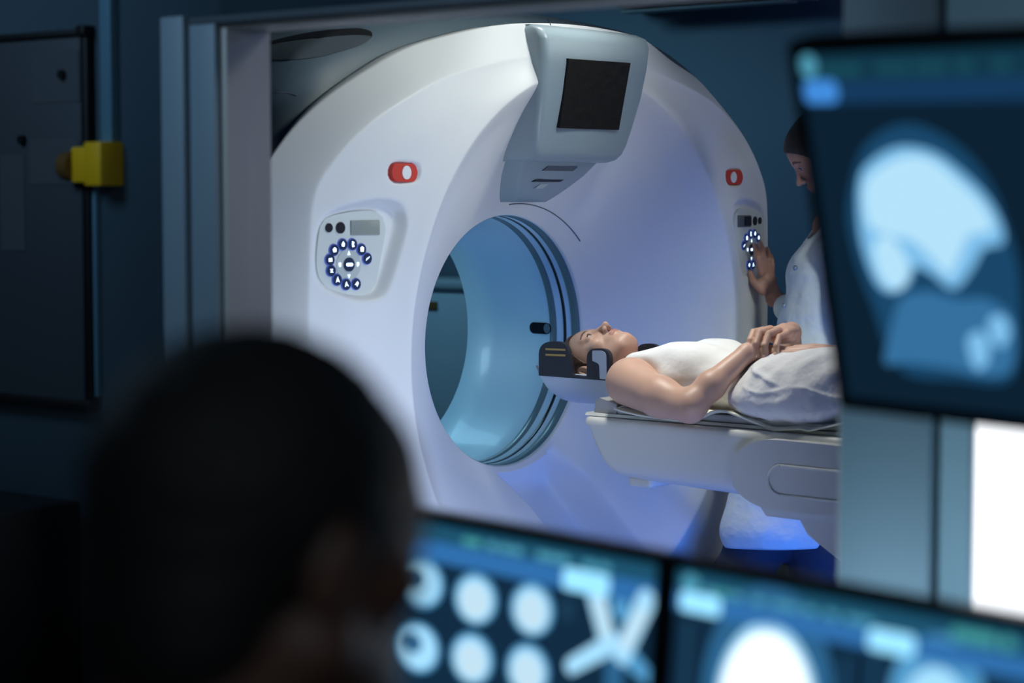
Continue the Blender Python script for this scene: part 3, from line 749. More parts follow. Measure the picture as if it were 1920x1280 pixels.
tube(bm, [(-.2535, c0[0] - .035, c0[1] + r0), (-.2535, -2.1, c0[1] + r0 - .012)], .0035, 8); tube(bm, [(-.2535, c0[0] - .035, c0[1] - r0), (-.2535, -2.1, c0[1] - r0 - .012)], .0035, 8)
from_bm('cover_groove', bm, M['bedw'], couch, True)
a = yz(1425, 950, -.2); b = yz(1436, 967, -.2)
blockYZ('guide_rail', [(YE, a[1] + .03), (a[0] + .005, a[1] + .03), (a[0], a[1]), (b[0], b[1]), (YE, b[1] - .02)], -.205, .41, M['bedw'], .006)
a = yz(1498, 978, -.19); b = yz(1530, 1015, -.19); c = yz(1590, 1052, -.19)
blockYZ('lift_housing', [(YE, a[1] + .03), (a[0], a[1] + .03), (a[0] + .003, a[1]), (b[0] + .03, b[1] + .012), (b[0], b[1]), (c[0], c[1]), (-1.25, .30), (-1.25, .05), (YE, .05)], -.19, .38, M['bedw'], .012)
boxobj('pedestal_base', (-.26, -2.25, 0), (.26, -1.2, .08), M['seam'], couch, .02)

# mattress and sheet on the couch
pad = boxobj('mattress_pad', (-.195, -2.2, .8932), (.195, -.235, .912), M['pad'], None, .006, 3); props(pad, 'thin grey mattress pad lying on the white couch', 'pad')
wdg = empty('head_wedge', (0, -.2, .893))
bm = bmesh.new(); prism(bm, [(-.160, .8935), (-.165, .925), (-.178, .932), (-.232, .918), (-.232, .8935)], (-.19, 0, 0), (0, 1, 0), (0, 0, 1), (1, 0, 0), .38)
o = from_bm('neck_wedge', bm, M['pad']); bpy.data.objects.remove(wdg); props(o, 'grey wedge at the head end of the couch, under the shoulders', 'wedge')
epx = [(1140, 760), (1165, 768), (1200, 776), (1250, 784), (1300, 790), (1322, 778), (1342, 767), (1360, 767), (1400, 783), (1450, 805), (1480, 803), (1505, 801), (1517, 806), (1545, 800), (1590, 789)]
ep = np.array([on_plane(x, y, 0, -.208)[1:] for x, y in epx])
ys = np.linspace(-2.1, -.24, 150); xs = np.concatenate([[-.2135, -.209, -.203, -.197], np.linspace(-.19, .19, 16), [.204]])
V = []; 
for x in xs:
    for y in ys:
        ez = np.interp(y, ep[::-1, 0], ep[::-1, 1], left=.912); t = ss(-.16, -.208, x)
        V.append((x + .004 * math.sin(y * 25) * t, y, max(.8875 if x < -.206 else .8945, (.9155 + .0008 * math.sin(x * 60 + y * 31)) * (1 - t) + ez * t)))
n = len(ys); Fq = [(i * n + j, i * n + j + 1, (i + 1) * n + j + 1, (i + 1) * n + j) for i in range(len(xs) - 1) for j in range(n - 1)]
sheet = from_np('bed_sheet', V, Fq, M['sheet']); props(sheet, 'thin crumpled pale sheet under the lying patient, its edge hanging up and down', 'sheet')
md = sheet.modifiers.new('s', 'SOLIDIFY'); md.thickness = .0045; md.offset = 1

# head holder
hh = empty('head_holder', (0, .03, .9)); props(hh, 'curved head holder with black padded sides, holding the patient\'s head at the couch end', 'head holder')
HC = (1.010, .118)
secs = []
for y, k in ((.091, .45), (.088, .66), (.078, .86), (.058, .97), (.03, 1), (0, 1), (-.10, 1), (-.152, .97)):
    s1 = []
    for a in np.linspace(-165, -15, 28): s1.append((HC[1] * math.cos(math.radians(a)), y, HC[0] + HC[1] * k * math.sin(math.radians(a)) ))
    for a in np.linspace(-15, -165, 28): s1.append(((HC[1] - .008) * math.cos(math.radians(a)), y, HC[0] + (HC[1] * k - .008) * math.sin(math.radians(a))))
    secs.append(s1)
loft('shell', secs, M['shell'], hh)
boxobj('mounting_tongue', (-.05, -.30, .884), (.05, -.10, .892), M['bedw'], hh, .002)
XN = -.121
def fo(pts): return [tuple(on_plane(x, y, 0, XN)[1:]) for x, y in pts]
blob = fillet([(1010, 704, 1), (1010, 640, 27), (1063, 640, 22), (1073, 703, 5), (1100, 707, 5), (1100, 653, 19), (1144, 653, 22), (1143, 714, 1)])
for sgn in (1, -1):
    bm = bmesh.new(); prism(bm, fo(blob), (XN * sgn, 0, 0), (0, 1, 0), (0, 0, 1), (sgn, 0, 0), .014)
    o = from_bm('side_pad', bm, M['foam'], hh, False)
    if sgn == 1:
        for yy in (652.5, 663):
            p = fo([(1023, yy), (1060, yy + 1.5), (1060, yy + 5), (1023, yy + 3.5)]); bm = bmesh.new(); prism(bm, p, (XN - .001, 0, 0), (0, 1, 0), (0, 0, 1), (1, 0, 0), .002); from_bm('warning_stripe', bm, M['gold'], o)
        p = fo(fillet([(1111, 657, 2), (1137, 657, 18), (1138, 711, 2), (1125, 710, 2), (1124, 682, 5), (1111, 676, 2)])); bm = bmesh.new(); prism(bm, p, (XN - .0015, 0, 0), (0, 1, 0), (0, 0, 1), (1, 0, 0), .003); from_bm('side_clip', bm, M['shell'], o)

# ------------------------------------------------------------------ the patient
pat = empty('person', (0, -.4, .91)); props(pat, 'person in a white tank top lying on the couch, hands folded on the belly', 'person')
MP = FR((.004, -.038, 1.000), (-.12, 0.02, 1), None, (0, 1, -.02))
F = Field((-.33, -.87, .885), (.33, .12, 1.155), .0025)
head_sdf(F, MP, slim=.98)
F.frame(MP)
F.cap((-.030, 0, -.070), (-.046, 0, -.150), .048, .052, k=.03)
F.frame()
F.ell((0, -.33, .975), (.150, .14, .070), k=.03)            # upper chest
F.cap((-.06, -.225, 1.000), (-.155, -.255, .985), .042, .048, k=.04); F.cap((.06, -.225, 1.000), (.155, -.255, .985), .042, .048, k=.04)
for s in (-1, 1): F.cap((s * .015, -.215, 1.022), (s * .13, -.215, 1.015), .010, .010, k=.02)
F.ell((0, -.45, .965), (.125, .20, .06), k=.03)
# near (right) arm
F.cap((-.185, -.265, .975), (-.235, -.400, .950), .058, .050, k=.035)
F.cap((-.235, -.400, .950), (-.260, -.503, .934), .050, .037, k=.02)
F.cap((-.262, -.508, .938), (-.215, -.535, .985), .034, .034, k=.03)
F.cap((-.215, -.535, .985), (-.112, -.575, 1.062), .034, .0235, k=.02)
# far (left) arm
F.cap((.185, -.265, .975), (.235, -.400, .950), .055, .046, k=.035); F.cap((.235, -.400, .950), (.258, -.490, .936), .046, .038, k=.02)
F.cap((.258, -.490, .936), (.085, -.585, 1.105), .038, .023, k=.02)
# right hand, flat on the belly under the left one
F.cap((-.112, -.575, 1.062), (-.072, -.640, 1.058), .021, .022, k=.015); F.cap((-.092, -.600, 1.060), (-.050, -.665, 1.062), .019, .018, k=.01)
for (a, b, c, d, r) in (((-.082, -.660, 1.063), (-.066, -.705, 1.067), (-.052, -.735, 1.069), (-.042, -.758, 1.069), .0084), ((-.066, -.670, 1.069), (-.048, -.720, 1.075), (-.036, -.750, 1.076), (-.026, -.776, 1.075), .0088),
                       ((-.050, -.672, 1.073), (-.028, -.722, 1.079), (-.018, -.750, 1.079), (-.008, -.774, 1.076), .0086), ((-.034, -.668, 1.075), (-.012, -.710, 1.080), (-.002, -.735, 1.079), (.006, -.752, 1.075), .0078)):
    F.cap(a, b, r, r * .95, k=.003); F.cap(b, c, r * .95, r * .88, k=.002); F.cap(c, d, r * .88, r * .75, k=.002)
# left hand over it, fingers bent down over the near side
F.cap((.085, -.585, 1.105), (.030, -.598, 1.112), .023, .020, k=.015)
F.ell((-.005, -.608, 1.096), (.042, .036, .016), k=.012)
for y0, x0 in ((-.572, -.030), (-.596, -.036), (-.619, -.034), (-.641, -.024)):
    F.cap((.040, -.600 + (y0 + .61) * .4, 1.108), (x0, y0, 1.112), .0165, .0108, k=.008)
fing = [((-.030, -.572, 1.114), (-.078, -.574, 1.112), (-.104, -.580, 1.094), (-.113, -.586, 1.074), .0092),
        ((-.036, -.596, 1.119), (-.086, -.597, 1.113), (-.110, -.600, 1.086), (-.112, -.603, 1.058), .0094),
        ((-.034, -.619, 1.117), (-.082, -.620, 1.110), (-.106, -.623, 1.083), (-.108, -.626, 1.056), .0090),
        ((-.024, -.641, 1.110), (-.070, -.644, 1.103), (-.092, -.648, 1.082), (-.097, -.651, 1.062), .0080)]
for a, b, c, d, r in fing:
    r *= 1.07; F.cap(a, b, r * 1.08, r, k=.004); F.cap(b, c, r, r * .92, k=.002); F.cap(c, d, r * .92, r * .80, k=.002)
F.cap((.050, -.572, 1.104), (.010, -.556, 1.100), .0125, .0105, k=.01); F.cap((.010, -.556, 1.100), (-.030, -.553, 1.088), .0105, .009, k=.003)
X_, Y_, Z_ = F.grid(); F.D = np.where(Y_ > -.17, np.maximum(F.D, .901 - Z_), F.D).astype(np.float32)
V, Q = F.mesh(); V = relax(V, Q, 1, .4); mi = head_mats(V, Q, MP)
np_mesh('body', V, Q, [M['skin'], M['lip'], M['brow'], M['nostril']], pat, mi)
eyes(MP, pat, (.97, 0, .22))
for a, b, c, d, r in fing:
    dv = np.array(d) - c; dv /= np.linalg.norm(dv); out = np.cross(dv, (0, 1, 0)); out /= np.linalg.norm(out)
    if out[0] > 0: out = -out
    ctr = np.array(d) + out * r * .70 + dv * .001
    bm = bmesh.new(); bmesh.ops.create_uvsphere(bm, u_segments=14, v_segments=8, radius=1); bm.transform(Matrix.Diagonal((.0062, .0048, .0022, 1)))
    bm.transform(Matrix(FR(ctr, dv, None, out).tolist())); from_bm('fingernail', bm, M['nail'], pat, True)
F = Field((-.13, -.12, .87), (.13, .13, 1.12), .003)
hair_sdf(F, MP, .0085, w=.98, front=(.112, .12, .118)); F.D = np.maximum(F.D, .8995 - F.grid()[2]).astype(np.float32); V, Q = F.mesh(); np_mesh('hair', relax(V, Q, 2), Q, M['hairb'], pat)
# tank top
F = Field((-.23, -.78, .885), (.23, -.17, 1.13), .003)
F.ell((0, -.35, .985), (.162, .165, .082), k=0)
for s in (-1, 1):
    F.ell((s * .072, -.385, 1.028), (.066, .072, .052), k=.045)
    F.cap((s * .105, -.235, 1.010), (s * .09, -.34, 1.03), .038, .04, k=.03)
F.ell((0, -.54, .970), (.140, .20, .080), k=.05); F.ell((0, -.60, 1.0), (.11, .10, .048), k=.05)
F.ell((0, -.165, 1.045), (.072, .105, .075), k=.012, op='sub')
F.ell((0, -.12, .98), (.30, .070, .16), k=.01, op='sub')
for s in (-1, 1): F.ell((s * .215, -.255, .975), (.090, .115, .13), k=.012, op='sub')
X_, Y_, Z_ = F.grid()
wr = .0016 * np.sin(X_ * 60 + Y_ * 38 + 3 * np.sin(Y_ * 21)) * ss(-.40, -.52, Y_) + .0012 * np.sin(Y_ * 95 + X_ * 30) * ss(-.45, -.6, Y_)
F.D += wr.astype(np.float32)
V, Q = F.mesh(); np_mesh('tank_top', relax(V, Q, 2), Q, M['tank'], pat)
# trousers, down to the ankles
F = Field((-.25, -1.80, .90), (.25, -.53, 1.13), .004)
F.ell((0, -.77, .985), (.205, .22, .086), k=0); F.ell((0, -.66, .985), (.185, .13, .078), k=.03); F.ell((0, -.74, 1.01), (.18, .17, .055), k=.04)
for s in (-1, 1):
    F.cap((s * .100, -.80, .985), (s * .095, -1.22, .975), .092, .066, k=.05); F.cap((s * .095, -1.22, .975), (s * .085, -1.68, .965), .066, .050, k=.02)
    F.ell((s * .165, -.72, .950), (.060, .17, .050), k=.04)
F.ell((0, -.52, 1.0), (.4, .055, .4), k=.010, op='sub')
X_, Y_, Z_ = F.grid()
fold = -.006 * np.exp(-((Z_ - (1.018 + .30 * (Y_ + .66))) / .006) ** 2) * ss(-.60, -.63, Y_) * ss(-.74, -.70, Y_) * (X_ < -.02)
fold += -.004 * np.exp(-((Z_ - (.985 + .01 * np.sin(Y_ * 30))) / .004) ** 2) * ss(-.60, -.64, Y_) * (X_ < 0)
fold += .0022 * np.sin(Y_ * 46 + Z_ * 70) * np.sin(X_ * 32 + Y_ * 9) + .0015 * np.sin(Y_ * 90 + X_ * 70)
F.D += fold.astype(np.float32)
V, Q = F.mesh(); np_mesh('trousers', relax(V, Q, 2), Q, M['pants'], pat)
F = Field((-.16, -1.86, .91), (.16, -1.62, 1.16), .004)
for s in (-1, 1): F.cap((s * .085, -1.66, .960), (s * .087, -1.75, .950), .034, .032, k=.01); F.cap((s * .087, -1.76, .955), (s * .10, -1.79, 1.10), .034, .026, k=.02)
V, Q = F.mesh(); np_mesh('socks', V, Q, M['tank'], pat)

# ------------------------------------------------------------------ the technician
def at(px, py, d): return CAM + ray(px, py) * d
tec = empty('person', (.62, -.35, 0)); props(tec, 'person in a white lab coat pressing the right control panel of the scanner', 'person')
hd = np.array([-.62, .78, 0]); hd /= np.linalg.norm(hd)
fw = hd * math.cos(.46) + np.array([0, 0, -math.sin(.46)]); upv = hd * math.sin(.46) + np.array([0, 0, math.cos(.46)])
MT = FR((.712, -.333, 1.562), fw, None, upv)
nose = (MT @ [.122, 0, -.03, 1])[:3]          # keep the nose where it is and bow the head further
fw = hd * math.cos(.64) + np.array([0, 0, -math.sin(.64)]); upv = hd * math.sin(.64) + np.array([0, 0, math.cos(.64)])
MT = FR((0, 0, 0), fw, None, upv); MT[:3, 3] = nose - MT[:3, :3] @ np.array([.122, 0, -.03])
DT = 6.08
sh_r = on_plane(1566, 472, 1, -.19); el_r = on_plane(1512, 572, 1, -.13)
ch = at(1556, 520, DT); wa = at(1537, 640, DT); hp = at(1497, 790, DT - .08); nk = at(1562, 405, DT)
F = Field((.5, -.75, .98), (1.15, .10, 1.70), .003)
head_sdf(F, MT, slim=.96)
F.frame(MT); F.cap((-.03, 0, -.07), (-.035, 0, -.12), .047, .046, k=.02); F.frame()
F.cap((MT @ [-.035, 0, -.12, 1])[:3], nk - [0, 0, .03], .046, .055, k=.02)
F.cap(nk - [0, 0, .04], sh_r, .05, .045, k=.03); F.cap(sh_r, el_r, .042, .036, k=.02)
def hp_(px, py, y): return on_plane(px, py, 1, y)
wr_ = hp_(1452, 560, -.030); el2 = hp_(1498, 580, -.09)
F.cap(el_r, el2, .036, .033, k=.02); F.cap(el2, wr_, .033, .024, k=.02)
pk = hp_(1434, 517, -.012)
F.cap(wr_, hp_(1428, 530, -.014), .020, .015, k=.012); F.cap(wr_, hp_(1437, 520, -.015), .021, .015, k=.012); F.cap(wr_, hp_(1446, 518, -.018), .019, .013, k=.012)
fg = [((1427, 512, -.012), (1421, 484, -.012), (1417, 468, .010), (1415, 460, .034), .0095), ((1434, 508, -.014), (1431, 480, -.020), (1428, 464, -.006), (1425, 455, .018), .0095),
      ((1441, 508, -.016), (1441, 487, -.028), (1440, 474, -.018), (1438, 466, .004), .0090), ((1447, 514, -.018), (1448, 498, -.026), (1447, 487, -.022), (1446, 479, -.008), .0078)]
for a, b, c, d, r in fg:
    a, b, c, d = [hp_(*q) for q in (a, b, c, d)]
    F.cap(a, b, r * 1.1, r, k=.005); F.cap(b, c, r, r * .92, k=.002); F.cap(c, d, r * .92, r * .8, k=.002)
F.cap(hp_(1430, 545, -.02), hp_(1413, 528, .0), .014, .011, k=.01); F.cap(hp_(1413, 528, .0), hp_(1407, 512, .022), .011, .0085, k=.003)
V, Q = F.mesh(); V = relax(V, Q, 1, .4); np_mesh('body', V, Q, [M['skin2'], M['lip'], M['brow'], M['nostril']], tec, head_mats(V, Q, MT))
eyes(MT, tec, (.9, 0, -.3))
F = Field(MT[:3, 3] - .16, MT[:3, 3] + .17, .004); hair_sdf(F, MT, .010, w=.96, front=(.080, .12, .100)); F.frame(MT); F.ell((-.125, 0, .01), (.035, .04, .045), k=.01); F.frame()
V, Q = F.mesh(); np_mesh('hair', relax(V, Q, 2), Q, M['hairk'], tec)
# lab coat
F = Field((.28, -1.0, .42), (1.25, .08, 1.50), .0055)
F.cap(nk - [0, 0, .05], ch, .068, .118, k=0); F.cap(ch, wa, .120, .124, k=.04); F.cap(wa, hp, .112, .140, k=.05)
sh_l = nk + np.array([-.12, -.10, -.075]) ; F.cap(nk - [0, 0, .07], sh_l, .06, .058, k=.04); F.cap(nk - [0, 0, .07], sh_r, .06, .058, k=.04)
F.cap(sh_r, el_r, .058, .052, k=.03); F.cap(el_r, el2, .052, .045, k=.02); F.cap(el2, hp_(1472, 578, -.075), .045, .040, k=.01)
el_l = at(1612, 640, DT - .22); hn = at(1640, 790, DT - .18); F.cap(sh_l, el_l, .058, .050, k=.03); F.cap(el_l, hn, .050, .042, k=.02)
F.cap(hp, at(1462, 985, DT - .14), .140, .145, k=.05); F.cap(hp, at(1432, 985, DT - .17), .125, .118, k=.05); F.cap(hp, at(1520, 985, DT - .10), .125, .10, k=.05)
X_, Y_, Z_ = F.grid()
cut = (.455 + .0 * X_) - Z_; F.D = np.maximum(F.D, cut.astype(np.float32))
F.D += (.006 * np.sin(X_ * 34 + Y_ * 22 + 2 * np.sin(Z_ * 9)) * ss(1.25, .7, Z_) + .004 * np.sin(Z_ * 38 + X_ * 25)).astype(np.float32)
F.cap(nk + [0, 0, -.02] + hd * .04, nk + [0, 0, .08], .062, .062, k=.01, op='sub')
V, Q = F.mesh(); ct = np_mesh('lab_coat', relax(V, Q, 2), Q, M['coat'], tec)
for px, py in ((1491, 502), (1470, 573)):
    c = at(px, py, DT - .105); bm = bmesh.new(); bmesh.ops.create_uvsphere(bm, u_segments=14, v_segments=8, radius=.008); bm.transform(Matrix.Translation(Vector(c))); from_bm('snap_button', bm, M['steel'], ct, True)
# trousers and shoes
F = Field((.28, -.95, .03), (1.1, .05, .85), .006)
kn = []
for (h0, k0, f0, r) in (((1462, 930), (1392, 1080), (1385, 1275), .088), ((1515, 900), (1540, 1080), (1560, 1262), .090)):
    a, b, c = at(*h0, DT - .14), at(*k0, DT - .14), at(*f0, DT - .14)
    c[2] = max(c[2], .07); F.cap(a, b, r * 1.05, r, k=.03); F.cap(b, c, r, r * .80, k=.02); kn.append(c)
F.D += (.005 * np.sin(F.grid()[2] * 40 + F.grid()[0] * 20)).astype(np.float32)
V, Q = F.mesh(); np_mesh('trousers', relax(V, Q, 2), Q, M['navy'], tec)
for c in kn:
    F = Field((c[0] - .2, c[1] - .2, 0), (c[0] + .2, c[1] + .25, .12), .005); F.cap((c[0], c[1], .035), (c[0] + hd[0] * .14, c[1] + hd[1] * .14, .030), .036, .029, k=0)
    V, Q = F.mesh(); np_mesh('shoe', V, Q, M['shoe'], tec)
# ------------------------------------------------------------------ control room: desk, monitors, man
dk = empty('desk', (-2.6, -2.4, 0)); props(dk, 'dark control-room desk under the window, carrying the monitors', 'desk')
boxobj('desk_top', (-3.05, -4.4, .715), (-2.07, -1.0, .745), M['desk'], dk, .005)
for x in (-3.0, -2.12):
    for y in (-4.3, -1.1): boxobj('leg', (x - .025, y - .025, 0), (x + .025, y + .025, .715), M['monk'], dk, .004)
cb = empty('cabinet', (-2.3, .2, 0)); props(cb, 'low black cabinet along the dark wall below the whiteboard', 'cabinet')
boxobj('carcass', (-2.50, -.38, 0), (-2.07, 1.6, .90), M['monk'], cb, .006)
for i, y in enumerate((-.37, .12, .61, 1.10)):
    d = boxobj('door', (-2.52, y + .005, .05), (-2.501, y + .48, .88), M['monk'], cb, .003); boxobj('handle', (-2.54, y + .40, .5), (-2.521, y + .415, .66), M['seam'], d, .002)
fh = empty('file_stand', (-2.85, -1.25, .745)); props(fh, 'blue-lit upright file stand with two slim panels, left of the foreground head', 'file stand')
def at2(px, py, d): return CAM + ray(px, py) * d
DH = 2.35
for name, (x0, x1, y0) in (('front_panel', (164, 192, 1035)), ('rear_panel', (205, 216, 1045))):
    a = at2(x0, y0, DH); b = at2(x1, y0, DH)
    bm = bmesh.new(); u = b - a; L = np.linalg.norm(u); u /= L; nrm = np.array([u[1], -u[0], 0]) * -1; dn = np.array([0, 0, -1.]) + u * .16
    H = (a[2] - .7455)
    prism(bm, [(0, 0), (L, 0), (L, H), (0, H)], a, u, dn, nrm, .18); from_bm(name, bm, M['teal'], fh)
a = at2(165, 1240, DH); boxobj('stand_base', (a[0] - .02, a[1] - .14, .745), (a[0] + .20, a[1] + .02, .752), M['monk'], fh, .002)

class Scr:
    """a monitor's own plane: origin top-left, u to the right, v down, n towards the viewer"""
    def __init__(s, o, right, down):
        s.o = np.array(o, float); s.u = right / np.linalg.norm(right); d = down - s.u * (down @ s.u); s.v = d / np.linalg.norm(d); s.n = np.cross(s.v, s.u)
        if s.n @ (CAM - s.o) < 0: s.n = -s.n
    def px(s, x, y):
        r = ray(x, y); t = ((s.o - CAM) @ s.n) / (r @ s.n); p = CAM + r * t - s.o; return p @ s.u, p @ s.v
    def P(s, u, v, h=0): return s.o + s.u * u + s.v * v + s.n * h
def monitor(label, sc, W, H, content, stand, bez=.012):
    root = empty('monitor', tuple(stand)); props(root, label, 'monitor')
    bm = bmesh.new(); prism(bm, [(x - bez, y - bez) for x, y in rrect(W + 2 * bez, H + 2 * bez, .008, 4)], sc.P(0, 0, -.030), sc.u, sc.v, sc.n, .0295); from_bm('housing', bm, M['monk'], root, False)
    bm = bmesh.new(); prism(bm, [(x + W * .2, y + H * .2) for x, y in rrect(W * .6, H * .6, .03, 4)], sc.P(0, 0, -.055), sc.u, sc.v, sc.n, .026); from_bm('rear_bulge', bm, M['monk'], root)
    mats = []; bm = bmesh.new()
    for pts, key, lay in content:
        if key not in mats: mats.append(key)
        pts = [(min(max(p[0], 0), W), min(max(p[1], 0), H)) for p in pts]
        # drop degenerate repeats after clipping
        q = [p for i, p in enumerate(pts) if math.hypot(p[0] - pts[i - 1][0], p[1] - pts[i - 1][1]) > 1e-5]
        if len(q) < 3: continue
        ar = abs(sum(q[i][0] * q[(i + 1) % len(q)][1] - q[(i + 1) % len(q)][0] * q[i][1] for i in range(len(q))))
        if ar < 1e-7: continue
        f = bm.faces.new([bm.verts.new(sc.P(p[0], p[1], .0002 + lay * .00025)) for p in q]); f.material_index = mats.index(key)
        f.normal_update()
        if f.normal.dot(Vector(sc.n)) < 0: f.normal_flip()
    me = bpy.data.meshes.new('screen'); bm.to_mesh(me); bm.free(); link('screen', me, [G[k] for k in mats], root)
    return root
def rect(x0, y0, x1, y1): return [(x0, y0), (x1, y0), (x1, y1), (x0, y1)]
def rr_(x0, y0, x1, y1, r): return [(x0 + x, y0 + y) for x, y in rrect(x1 - x0, y1 - y0, r, 4)]
def elp(cx, cy, rx, ry, n=32, egg=0): return [(cx + rx * math.cos(a) * (1 + egg * math.sin(a)), cy + ry * math.sin(a)) for a in np.linspace(0, 2 * PI, n, endpoint=False)]
def stand_for(root, sc, W, H, foot):
    top = sc.P(W / 2, H * .6, -.05); f = Vector(foot)
    bm = bmesh.new(); tube(bm, [top, (f.x, f.y, top[2] - .02), (f.x, f.y, .757)], .017, 14); from_bm('stand', bm, M['monk'], root, True)
    boxobj('foot', (f.x - .10, f.y - .13, .745), (f.x + .10, f.y + .13, .757), M['monk'], root, .006, 3)
def cam2w(r, dn, d): return CR * r - CU * dn + CF * d
vL = -cam2w(-.6635, -.0523, .7463); dL = cam2w(-.07, .9975, .0079)
S2 = Scr(at2(1272, 1066, 1.93), vL, dL)
W, H = .53, .30
T = lambda s, x, y: s.px(x, y)
# right lower screen
c = []
c += [(rect(0, 0, W, H), 'bg', 0)]
def Lx(s, px, py=1150): return s.px(px, py)[0]
def Ly(s, px, py): return s.px(px, py)[1]
y0 = Ly(S2, 1310, 1112); y1 = Ly(S2, 1310, 1150); yt = Ly(S2, 1310, 1085)
c += [(rect(0, 0, W, y0), 'head', 1), (rect(0, y0, W, y1), 'bar', 2)]
for px in ((1275, 1348), (1632, 1718)): c += [(rr_(Lx(S2, px[0]), y0, Lx(S2, px[1], 1200), y1, .006), 'tab', 3)]
for i, px in enumerate((1292, 1330, 1352, 1378, 1420, 1460, 1485, 1520, 1560, 1600, 1625)): c += [(elp(Lx(S2, px), (y0 + yt) / 2 + (.003 if i else -.001), .0085 if i else .011, .0035 if i else .009, 12), 'txtg' if i in (2,) else 'txt', 2)]
for px in (1800, 1822, 1842, 1862, 1895): c += [(elp(Lx(S2, px), y0 * .55, .007, .006, 12), 'txtg', 2)]
bx, by = S2.px(1436, 1318); 
rx = Lx(S2, 1560, 1300) - Lx(S2, 1436, 1300)
c += [(elp(bx, by, rx * 1.05, rx * 1.42), 'b1', 1), (elp(bx, by + .004, rx * .80, rx * 1.02), 'b3', 2), (elp(bx, by + .006, rx * .72, rx * .93), 'b4', 3)]
c += [(rect(Lx(S2, 1590), y1 + .012, Lx(S2, 1592) + .001, H), 'b1', 2), (rect(Lx(S2, 1640, 1230), y1, Lx(S2, 1640, 1230) + .002, H), 'b1', 1)]
bx, by = S2.px(1755, 1330); c += [(elp(bx, by, .05, .062), 'b2', 1), (elp(bx, by + .01, .036, .045), 'b3', 2)]
c += [(rect(Lx(S2, 1285), y1 + .01, Lx(S2, 1300), H), 'bg2', 1)]
m2 = monitor('black lower monitor right of the seam, showing one big glowing white brain scan', S2, W, H, c, (-2.75, -2.75, .745))
stand_for(m2, S2, W, H, tuple(S2.P(W / 2, .1, -.12)))
# left lower screen
S1 = Scr(S2.P(-W - .028, 0, 0), vL, dL)
c = [(rect(0, 0, W, H), 'bg', 0)]
y0 = Ly(S1, 1100, 1070); y1 = Ly(S1, 1100, 1112)
c += [(rect(0, 0, W, y0), 'head', 1), (rect(0, y0, W, y1), 'bar', 2), (rr_(Lx(S1, 1052), y0, Lx(S1, 1140), y1, .006), 'tab', 3)]
for i, px in enumerate((868, 885, 915, 940, 962, 1010, 1030, 1050, 1100, 1128)): c += [(elp(Lx(S1, px), y0 * .66, .009, .0045, 12), 'txtg' if i < 2 else 'txt', 2)]
e = [(892, 1122), (998, 1142), (885, 1234), (990, 1256)]
for i, (px, py) in enumerate(e):
    ex, ey = S1.px(px, py); hx = S1.px(px + 40, py + 6)[0] - ex
    c += [(elp(ex, ey, hx, .0265), 'b2', 1), (elp(ex, ey + .001, hx * .84, .0228), 'b3', 2), (elp(ex, ey + .002, hx * .66, .0180), 'e4', 3), (elp(ex, ey, .0022, .0065, 10), 'b3', 4)]
for px, py in ((785, 1214), (792, 1093)):
    ex, ey = S1.px(px, py); hx = S1.px(px + 40, py + 6)[0] - ex
    c += [(elp(ex, ey, hx, .0265), 'b2', 1), (elp(ex, ey, hx * .84, .0228), 'b3', 2), (elp(ex - hx * .25, ey - .004, hx * .42, .011), 'b1', 3)]
def limb(pa, pb, wa_, wb_, key, lay, s=S1):
    a = np.array(s.px(*pa)); b = np.array(s.px(*pb)); d = b - a; d /= np.linalg.norm(d); nn = np.array([-d[1], d[0]]); pts = []
    for k in range(9): t = PI / 2 + PI * k / 8; pts.append(tuple(a + wa_ * (math.cos(t) * d + math.sin(t) * nn)))
    for k in range(9): t = -PI / 2 + PI * k / 8; pts.append(tuple(b + wb_ * (math.cos(t) * d + math.sin(t) * nn)))
    return (pts, key, lay)
c += [limb((1120, 1118), (1138, 1192), .012, .0105, 'b3', 3), limb((1212, 1128), (1168, 1225), .012, .011, 'b3', 3), limb((1150, 1205), (1072, 1248), .010, .0085, 'b3', 2), limb((1168, 1220), (1240, 1275), .011, .009, 'b2', 2),
      limb((1165, 1125), (1165, 1140), .012, .012, 'b2', 1), limb((1155, 1200), (1150, 1290), .012, .012, 'b1', 1), limb((1124, 1130), (1138, 1185), .006, .006, 'e4', 4), limb((1206, 1150), (1172, 1210), .006, .006, 'e4', 4)]
c += [(rect(Lx(S1, 1240), y1, Lx(S1, 1256), H), 'bg2', 1), (rect(Lx(S1, 1052), y1 + .01, Lx(S1, 1075), y1 + .03), 'bg2', 1)]
m1 = monitor('black lower monitor left of the seam, showing small oval brain slices and an X-shaped scan', S1, W, H, c, (-2.7, -2.2, .745))
stand_for(m1, S1, W, H, tuple(S1.P(W / 2, .1, -.12)))
# upper tilted screen
vU = -cam2w(-3436, -372, 3850); dU = cam2w(2715, 14778, 3850)
S3 = Scr(at2(1499, 103, 1.92), vU, dU)
W3, H3 = .56, S3.px(1590, 744)[1]
c = [(rect(0, 0, W3, H3), 'bg_d', 0)]
y0 = Ly(S3, 1530, 152); y1 = Ly(S3, 1530, 194)
c += [(rect(0, 0, W3, y0), 'head_d', 1), (rect(0, y0, W3, y1), 'bar_d', 2), (rr_(.000, y0 - .001, Lx(S3, 1572, 170), y1, .008), 'tab_d', 3)]
c += [(elp(Lx(S3, 1516, 120), y0 * .42, .010, .012, 16), 'txt', 2)]
for i, px in enumerate((1555, 1580, 1600, 1660, 1690, 1730, 1760, 1810, 1880)): c += [(elp(Lx(S3, px, 135), y0 * .62, .010, .006, 12), 'txt_d', 2)]
def polypx(s, pts, key, lay, n=5): return ([tuple(p) for p in catmull([s.px(*q) for q in pts], n)], key, lay)
